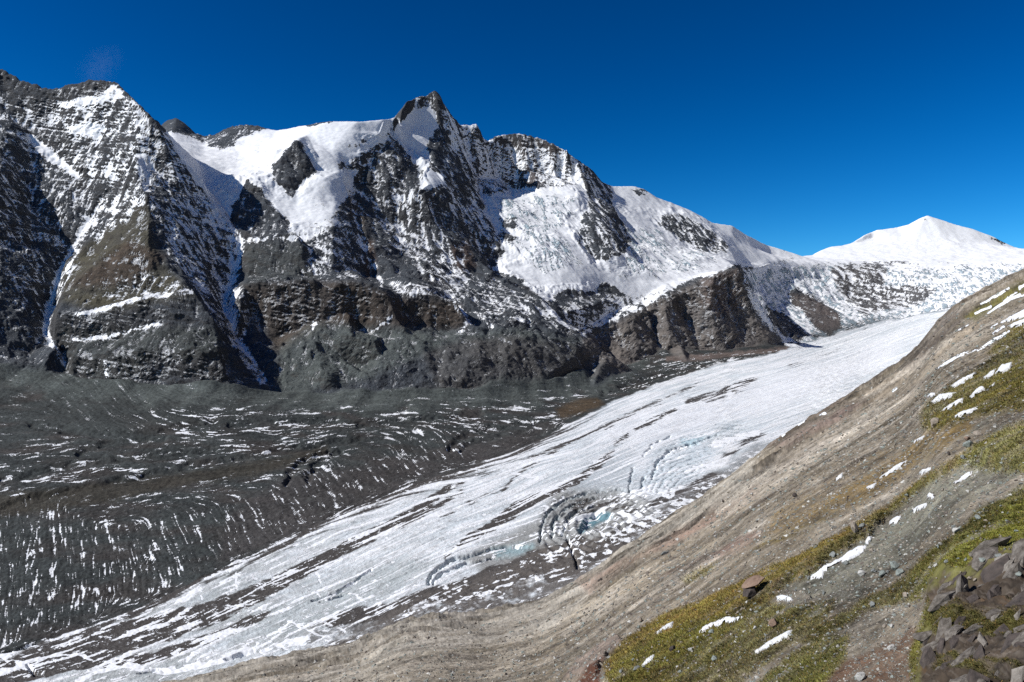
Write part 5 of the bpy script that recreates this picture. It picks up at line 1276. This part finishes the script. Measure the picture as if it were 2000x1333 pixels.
BOULD = [ # label, px, py, width px, aspect, colour, yaw, sink
 ('big flat brown slab boulder perched over the turf edge', 1481,1152,72,(1,.8,.30),'brown',None,-.25),
 ('dark grey block propping the big flat slab boulder', 1470,1168,34,(1,.8,.75),'dark',None,.15),
 ('tall pale slab leaning on the orange turf bank', 1671,1043,30,(.7,.5,.95),'beige',None,.15),
 ('greyish boulder just above the tall pale slab', 1685,1033,17,(1,.8,.6),'grey',None,.2),
 ('reddish pointed stone beside the dirty snow band', 1514,1224,28,(1,.8,.75),'brown',None,.15),
 ('large pale boulder on the beige slope over the turf', 1831,831,22,(1,.8,.85),'beige',None,.15),
 ('smaller pale boulder touching the large pale boulder', 1825,837,13,(1,.8,.8),'beige',None,.15),
 ('blue grey slab cluster stone at the head of the green turf', 1893,871,30,(1,.7,.5),'teal',None,.2),
 ('rounded grey boulder above the blue grey slab', 1912,853,20,(1,.8,.8),'beige',None,.2),
 ('brownish flat stone beside the blue grey slab', 1890,862,18,(1,.7,.5),'brown',None,.2),
 ('dark upright stone left of the blue grey slab', 1855,891,11,(.8,.7,.9),'dark',None,.15),
 ('pale slab at the lower left corner of the green turf', 1882,898,18,(1,.6,.6),'grey',None,.2),
 ('pale square stone alone at the rim of the green turf', 1870,1040,17,(1,.8,.8),'white',None,.15),
 ('bluish flat slab on the green turf above the scree', 1911,1015,26,(1,.5,.3),'teal',None,.2),
 ('pale green triangular slab at the foot of the scree', 1752,1112,28,(.8,.6,.8),'teal',None,.2),
 ('grey green flat slab right of the triangular slab', 1760,1122,34,(1,.6,.4),'teal',None,.25),
 ('grey green broken slab left of the triangular slab', 1724,1126,26,(1,.6,.5),'teal',None,.25),
 ('whitish angular stone on the lower scree', 1684,1124,21,(1,.8,.65),'white',None,.2),
 ('thin dark slab beside the whitish angular stone', 1706,1117,22,(1,.5,.3),'grey',None,.25),
 ('blue grey stone at the edge of the long snow strip', 1654,1105,16,(1,.8,.7),'grey',None,.2),
 ('grey slab above the middle of the long snow strip', 1630,1093,17,(1,.7,.7),'grey',None,.2),
 ('pale stone on the scree beside the tip of the snow strip', 1704,1079,15,(1,.7,.6),'beige',None,.2),
 ('long bluish slab lying on the lower green turf', 1918,1096,40,(1,.45,.28),'teal',None,.25),
 ('pale grey slab right of the long bluish slab', 1952,1088,28,(1,.5,.35),'grey',None,.25),
 ('short bluish slab left of the long bluish slab', 1887,1095,15,(1,.5,.4),'teal',None,.25),
 ('turquoise tinged slab above the folded outcrop', 1984,1125,32,(1,.5,.35),'teal',None,.25),
 ('pale stone beside the corner of the folded outcrop', 1830,1108,18,(1,.6,.5),'white',None,.25),
 ('beige pointed stone at the left rim of the outcrop', 1771,1166,24,(1,.5,.5),'beige',None,.25),
 ('grey slab on mossy turf left of the outcrop', 1707,1186,22,(1,.6,.6),'grey',None,.25),
 ('pale slab pair stone on turf, left one of two', 1729,1227,16,(1,.7,.55),'beige',None,.25),
 ('pale slab pair stone on turf, right one of two', 1744,1227,16,(1,.7,.6),'white',None,.25),
 ('white block with a dark shadow on brown soil', 1743,1269,20,(1,.8,.65),'white',None,.2),
 ('pale block cut off by the bottom of the slope', 1684,1327,26,(1,.8,.75),'white',None,.2),
 ('dark brown slab on the turf below the slope edge', 1315,1271,22,(1,.6,.5),'dark',None,.1),
 ('pale green stone beside the dark brown slab', 1350,1273,14,(1,.8,.7),'white',None,.2),
 ('bluish stone with a broken face on mottled turf', 1397,1292,21,(1,.7,.6),'teal',None,.2),
 ('bluish stone under the jagged bright snow patch', 1391,1239,14,(1,.8,.8),'teal',None,.2),
 ('pinkish block at the rim of the brown turf', 1252,1217,14,(1,.8,.9),'beige',None,.15),
 ('flat grey stone beside the greyish snow patch', 1244,1308,24,(1,.6,.35),'grey',None,.25),
 ('grey stone at the bottom of the lower turf', 1214,1316,12,(1,.8,.6),'grey',None,.2),
 ('dark boulder alone on the beige slope', 1555,972,12,(1,.8,.9),'dark',None,.1),
 ('small dark boulder on the pale scree near the ice', 1413,982,7,(1,.8,.9),'dark',None,.1),
 ('brownish slab on the streaked slope over the turf', 1339,1182,22,(1,.5,.4),'beige',None,.25),
 ('grey slab in the streaked rock below the slope rim', 1298,1083,24,(1,.5,.35),'grey',None,.3),
 ('small white stone on the streaked beige slope', 1397,1050,9,(1,.8,.7),'white',None,.2),
 ('dark boulder with a hollow on the pale lower slope', 1175,1135,8,(1,.8,.8),'dark',None,.1),
 ('dark stone on the pale slope near the collapsed ice', 1171,1137,6,(1,.8,.8),'dark',None,.1),
 ('brown stone half buried on the middle scree', 1627,1088,14,(1,.8,.7),'grey',None,.3),
]
for i, (lab, px, py, w, asp, cname, yaw, sink) in enumerate(BOULD):
    me = rock_mesh('boulder', 100 + i, 24, RM[cname])
    o = bpy.data.objects.new('boulder', me); COL.objects.link(o)
    put_rock(o, px, py, w, asp, sink, yaw if yaw is not None else (i * 1.7) % 6.28 if asp[1] > .7 else random.uniform(-.35, .35))
    tag(o, lab, 'boulder')

# slabs of schist that make up the outcrop
outv = [(float(a_), float(b_)) for a_, b_ in zip(*np.nonzero((out_m > .75) & (HP < 2040) & (HPY < 1370)))]
sl_p = [rock_mesh('slab', 700 + i, 13, RM[k], .025, True) for i, k in enumerate(['dark', 'slate', 'slate', 'slate', 'dark', 'dark', 'slate', 'pale'])]
for i in range(99):
    r_, c_ = random.choice(outv); r_, c_ = int(r_), int(c_)
    o = bpy.data.objects.new('slab', random.choice(sl_p)); COL.objects.link(o); o.parent = outcrop
    w = (20 + 70 * random.random() ** 1.6) * (1.4 if random.random() < .15 else 1) * float(HYg[r_, c_]) / F / 2
    ax_ = Vector((random.gauss(0, .18), random.gauss(0, .18), random.gauss(0, .12)))
    o.scale = (w, w * random.uniform(.35, .7), w * random.uniform(.25, .5))
    o.rotation_euler = (random.gauss(.35, .3), random.gauss(-.75, .3), random.gauss(.15, .5))
    o.location = Vector((float(HX[r_, c_]), float(HYg[r_, c_]), float(HZg[r_, c_]))) + Vector((0, 0, .06 * w))

# smaller stones one could count but not tell apart
protos = {k: [rock_mesh('stone', 300 + 10 * i + j, 14, RM[k], .06, False) for j in range(4)] for i, k in enumerate(list(RM)) if k not in ('slate', 'pale')}
def in_poly(x, y, poly):
    ins = False; n = len(poly)
    for i in range(n):
        ax, ay = poly[i]; bx, by = poly[(i + 1) % n]
        if (ay > y) != (by > y) and x < (bx - ax) * (y - ay) / (by - ay) + ax: ins = not ins
    return ins
TURF_LOW = [(1190,1333),(1260,1235),(1400,1190),(1500,1185),(1560,1190),(1640,1180),(1800,1110),(1810,1170),(1790,1250),(1780,1333)]
TURF_UP = [(1880,900),(1930,855),(2000,825),(2000,1095),(1900,1140),(1810,1140),(1790,1100),(1850,1045),(1910,1000),(1985,950),(1975,922)]
MID = [(1480,1060),(1560,1000),(1700,900),(1800,850),(1860,860),(1790,940),(1690,1000),(1560,1075),(1480,1100)]
TOPS = [(1700,900),(1800,800),(2000,780),(2000,830),(1900,880),(1800,890)]
PALE = [(1050,1250),(1150,1150),(1300,1050),(1450,960),(1520,920),(1450,1040),(1300,1150),(1180,1240)]
SETS = [('small grey green stone lying among others on the grey scree', 'stones on the grey scree', SCREE, 72, (6, 13), ['teal', 'grey', 'grey', 'white']),
        ('small pale stone lying in the lower mossy turf', 'stones in the lower turf', TURF_LOW, 84, (6, 13), ['white', 'beige', 'grey', 'beige']),
        ('small greyish stone lying in the upper green turf', 'stones in the upper turf', TURF_UP, 34, (6, 13), ['teal', 'grey', 'beige']),
        ('small stone on the brown turf band of the slope', 'stones on the brown turf band', MID, 34, (4, 8), ['beige', 'dark', 'grey', 'beige']),
        ('small stone on the stony slope above the turf band', 'stones on the upper slope', TOPS, 20, (4, 8), ['beige', 'grey', 'white']),
        ('small stone on the pale scree between turf and ice', 'stones on the pale scree', PALE, 40, (3, 7), ['beige', 'dark', 'grey', 'grey'])]
for lab, grp, poly, cnt, (w0, w1_), cols in SETS:
    xs = [p[0] for p in poly]; ys = [p[1] for p in poly]; k = 0
    while k < cnt:
        x, y = random.uniform(min(xs), max(xs)), random.uniform(min(ys), max(ys))
        if not in_poly(x, y, poly) or y > 1330 or x > 1996: continue
        o = bpy.data.objects.new('stone', random.choice(protos[random.choice(cols)])); COL.objects.link(o)
        put_rock(o, x, y, w0 + (w1_ - w0) * random.random() ** 2.2, (1, random.uniform(.55, .95), random.uniform(.35, .75)), .25)
        tag(o, lab, 'stone', grp); k += 1

# ------------------------------------------------------------------ gravel and turf that nobody could count
def scatter_points(n, weight, rmin=0, rmax=10 ** 9):
    """random points of the slope in view, drawn evenly over the picture with the given weight"""
    vis = (HP > -20) & (HP < 2060) & (HPY < 1400)
    w = np.where(vis, weight, 0).astype(np.float64) * np.abs(np.gradient(HPY, axis=0))
    w = np.clip(w, 0, None).ravel(); w /= w.sum()
    idx = rng.choice(w.size, n, p=w)
    r, c = np.unravel_index(idx, HP.shape)
    jc = np.clip(c + rng.uniform(-.5, .5, n), 0, MC_ - 1.01); jr = np.clip(r + rng.uniform(-.5, .5, n), 0, MR_ - 1.01)
    c0 = jc.astype(int); r0 = jr.astype(int); fc = jc - c0; fr = jr - r0
    def s(a): return (a[r0, c0] * (1 - fc) + a[r0, c0 + 1] * fc) * (1 - fr) + (a[r0 + 1, c0] * (1 - fc) + a[r0 + 1, c0 + 1] * fc) * fr
    return s(HX), s(HYg), s(HZg), HB[r, c], r, c

def soup(name, V_, Fc, colr, mat, lab, smooth=False):
    me = bpy.data.meshes.new(name)
    nv = len(V_); k = Fc.shape[1]
    me.vertices.add(nv); me.vertices.foreach_set('co', V_.astype(np.float32).ravel())
    me.loops.add(Fc.size); me.loops.foreach_set('vertex_index', Fc.astype(np.int32).ravel())
    me.polygons.add(len(Fc)); me.polygons.foreach_set('loop_start', np.arange(0, Fc.size, k, dtype=np.int32))
    me.polygons.foreach_set('use_smooth', np.full(len(Fc), smooth))
    at = me.attributes.new('base', 'FLOAT_COLOR', 'POINT')
    v = np.ones((nv, 4), np.float32); v[:, :3] = colr; at.data.foreach_set('color', v.ravel())
    me.update(calc_edges=True); me.materials.append(mat)
    o = bpy.data.objects.new(name, me); COL.objects.link(o)
    return tag(o, lab, kind='stuff')

def attr_material(name, rough=.9, vary=.4, scale=8.0, trans=0.0):
    m = bpy.data.materials.new(name); m.use_nodes = True
    nt = m.node_tree; bs = nt.nodes['Principled BSDF']
    at = nd(nt, 'ShaderNodeAttribute', attribute_name='base'); g = nd(nt, 'ShaderNodeNewGeometry')
    n1 = noise(nt, g.outputs['Position'], scale, 4, .6)
    mul = nd(nt, 'ShaderNodeVectorMath', operation='SCALE'); nt.links.new(at.outputs['Color'], mul.inputs[0])
    nt.links.new(math_node(nt, 'ADD', math_node(nt, 'MULTIPLY', n1, 2 * vary), 1 - vary), mul.inputs['Scale'])
    nt.links.new(mul.outputs[0], bs.inputs['Base Color']); bs.inputs['Roughness'].default_value = rough; bs.inputs['Specular IOR Level'].default_value = .2
    return m

# gravel: eight-sided chips, all sizes
ng = 62000
wgt = (1 - .8 * np.clip(turf, 0, 1)) * sstep(420, 120, HYg) * (1 - out_m) + .25 * sstep(1400, 300, HYg) * (1 - np.clip(turf, 0, 1)) * (1 - out_m)
gx_, gy_, gz_, gb, gr, gc = scatter_points(ng, wgt)
octv = np.array([(1, 0, 0), (-1, 0, 0), (0, 1, 0), (0, -1, 0), (0, 0, 1), (0, 0, -1)], np.float32)
octf = np.array([(0, 2, 4), (2, 1, 4), (1, 3, 4), (3, 0, 4), (2, 0, 5), (1, 2, 5), (3, 1, 5), (0, 3, 5)])
size = gy_ / F * (.8 + 4.6 * rng.random(ng) ** 6)
sc3 = size[:, None] * np.stack([rng.uniform(.7, 1.3, ng), rng.uniform(.6, 1.1, ng), rng.uniform(.35, .85, ng)], 1)
ang = rng.uniform(0, 6.28, ng)
vv = octv[None] * sc3[:, None, :] + rng.uniform(-.25, .25, (ng, 6, 3)) * size[:, None, None]
ca, sa = np.cos(ang)[:, None], np.sin(ang)[:, None]
V_ = np.stack([vv[..., 0] * ca - vv[..., 1] * sa, vv[..., 0] * sa + vv[..., 1] * ca, vv[..., 2]], -1) + np.stack([gx_, gy_, gz_], 1)[:, None, :]
tone = rng.choice(5, ng, p=[.3, .25, .2, .15, .1])
pal = np.array([(.24, .21, .17), (.17, .165, .15), (.20, .22, .20), (.12, .10, .085), (.40, .39, .36)], np.float32)
gcol = pal[tone] * rng.uniform(.75, 1.2, (ng, 1))
soup('gravel', V_.reshape(-1, 3), (octf[None] + 6 * np.arange(ng)[:, None, None]).reshape(-1, 3), np.repeat(gcol, 6, 0), attr_material('gravel stone', .92, .3, 5), 'loose gravel strewn over the slope')

# turf: short tufts of bent blades
ntf = 60000
gx_, gy_, gz_, gb, gr, gc = scatter_points(ntf, np.clip(turf, 0, 1) * sstep(260, 70, HYg) * (1 - out_m) + .9 * moss_)
nb = 5
bx = np.repeat(gx_, nb); by = np.repeat(gy_, nb); bz = np.repeat(gz_, nb)
N = ntf * nb
hgt = np.repeat(np.clip(gy_ / F * 4.4, .05, .6), nb) * rng.uniform(.5, 1.2, N)
a = rng.uniform(0, 6.28, N); lean = rng.uniform(.3, 1.1, N) * hgt
bx = bx + np.cos(a) * .35 * hgt; by = by + np.sin(a) * .35 * hgt
w = .22 * hgt
p0 = np.stack([bx - np.sin(a) * w, by + np.cos(a) * w, bz - .15 * hgt], 1); p1 = np.stack([bx + np.sin(a) * w, by - np.cos(a) * w, bz - .15 * hgt], 1)
p2 = np.stack([bx + np.cos(a) * lean, by + np.sin(a) * lean - 0 * a, bz + hgt * .62], 1)
tc_ = np.repeat(gb, nb, 0) * rng.uniform(.95, 1.8, (N, 1)); dry = rng.random(N) < .13
tc_[dry] = np.array([.26, .17, .055]) * rng.uniform(.7, 1.2, (dry.sum(), 1))
soup('grass', np.stack([p0, p1, p2], 1).reshape(-1, 3), np.arange(3 * N).reshape(-1, 3), np.repeat(tc_, 3, 0), attr_material('turf blades', .8, .35, 2.0), 'short alpine turf growing on the slope')
print('objects', len(bpy.data.objects))

# ------------------------------------------------------------------ a faint wisp of cloud over the left mountain
wm = bpy.data.materials.new('thin cloud'); wm.use_nodes = True
nt = wm.node_tree; nt.nodes.remove(nt.nodes['Principled BSDF'])
pv = nt.nodes.new('ShaderNodeVolumePrincipled'); pv.inputs['Color'].default_value = (.95, .96, 1, 1); pv.inputs['Anisotropy'].default_value = .2
tc = nd(nt, 'ShaderNodeTexCoord'); n1 = noise(nt, tc.outputs['Object'], 1.9, 5, .65, 1.2)
ln = nd(nt, 'ShaderNodeVectorMath', operation='LENGTH'); nt.links.new(tc.outputs['Object'], ln.inputs[0])
fall = math_node(nt, 'SUBTRACT', 1.0, ln.outputs['Value'], True)
dn = math_node(nt, 'MULTIPLY', math_node(nt, 'SUBTRACT', n1, .40, True), math_node(nt, 'MULTIPLY', fall, .0045))
nt.links.new(dn, pv.inputs['Density']); nt.links.new(pv.outputs[0], nt.nodes['Material Output'].inputs['Volume'])
bm = bmesh.new(); bmesh.ops.create_icosphere(bm, subdivisions=3, radius=1.0)
me = bpy.data.meshes.new('cloud'); bm.to_mesh(me); bm.free(); me.materials.append(wm)
cloud = bpy.data.objects.new('cloud', me); COL.objects.link(cloud)
Yc = 3600.0; cloud.location = ((196 - 1000) / F * Yc, Yc, zof(128, Yc)); cloud.scale = (135, 70, 85); cloud.rotation_euler = (0, math.radians(-35), 0)
tag(cloud, 'faint wisp of cloud above the top of the left mountain', 'cloud')
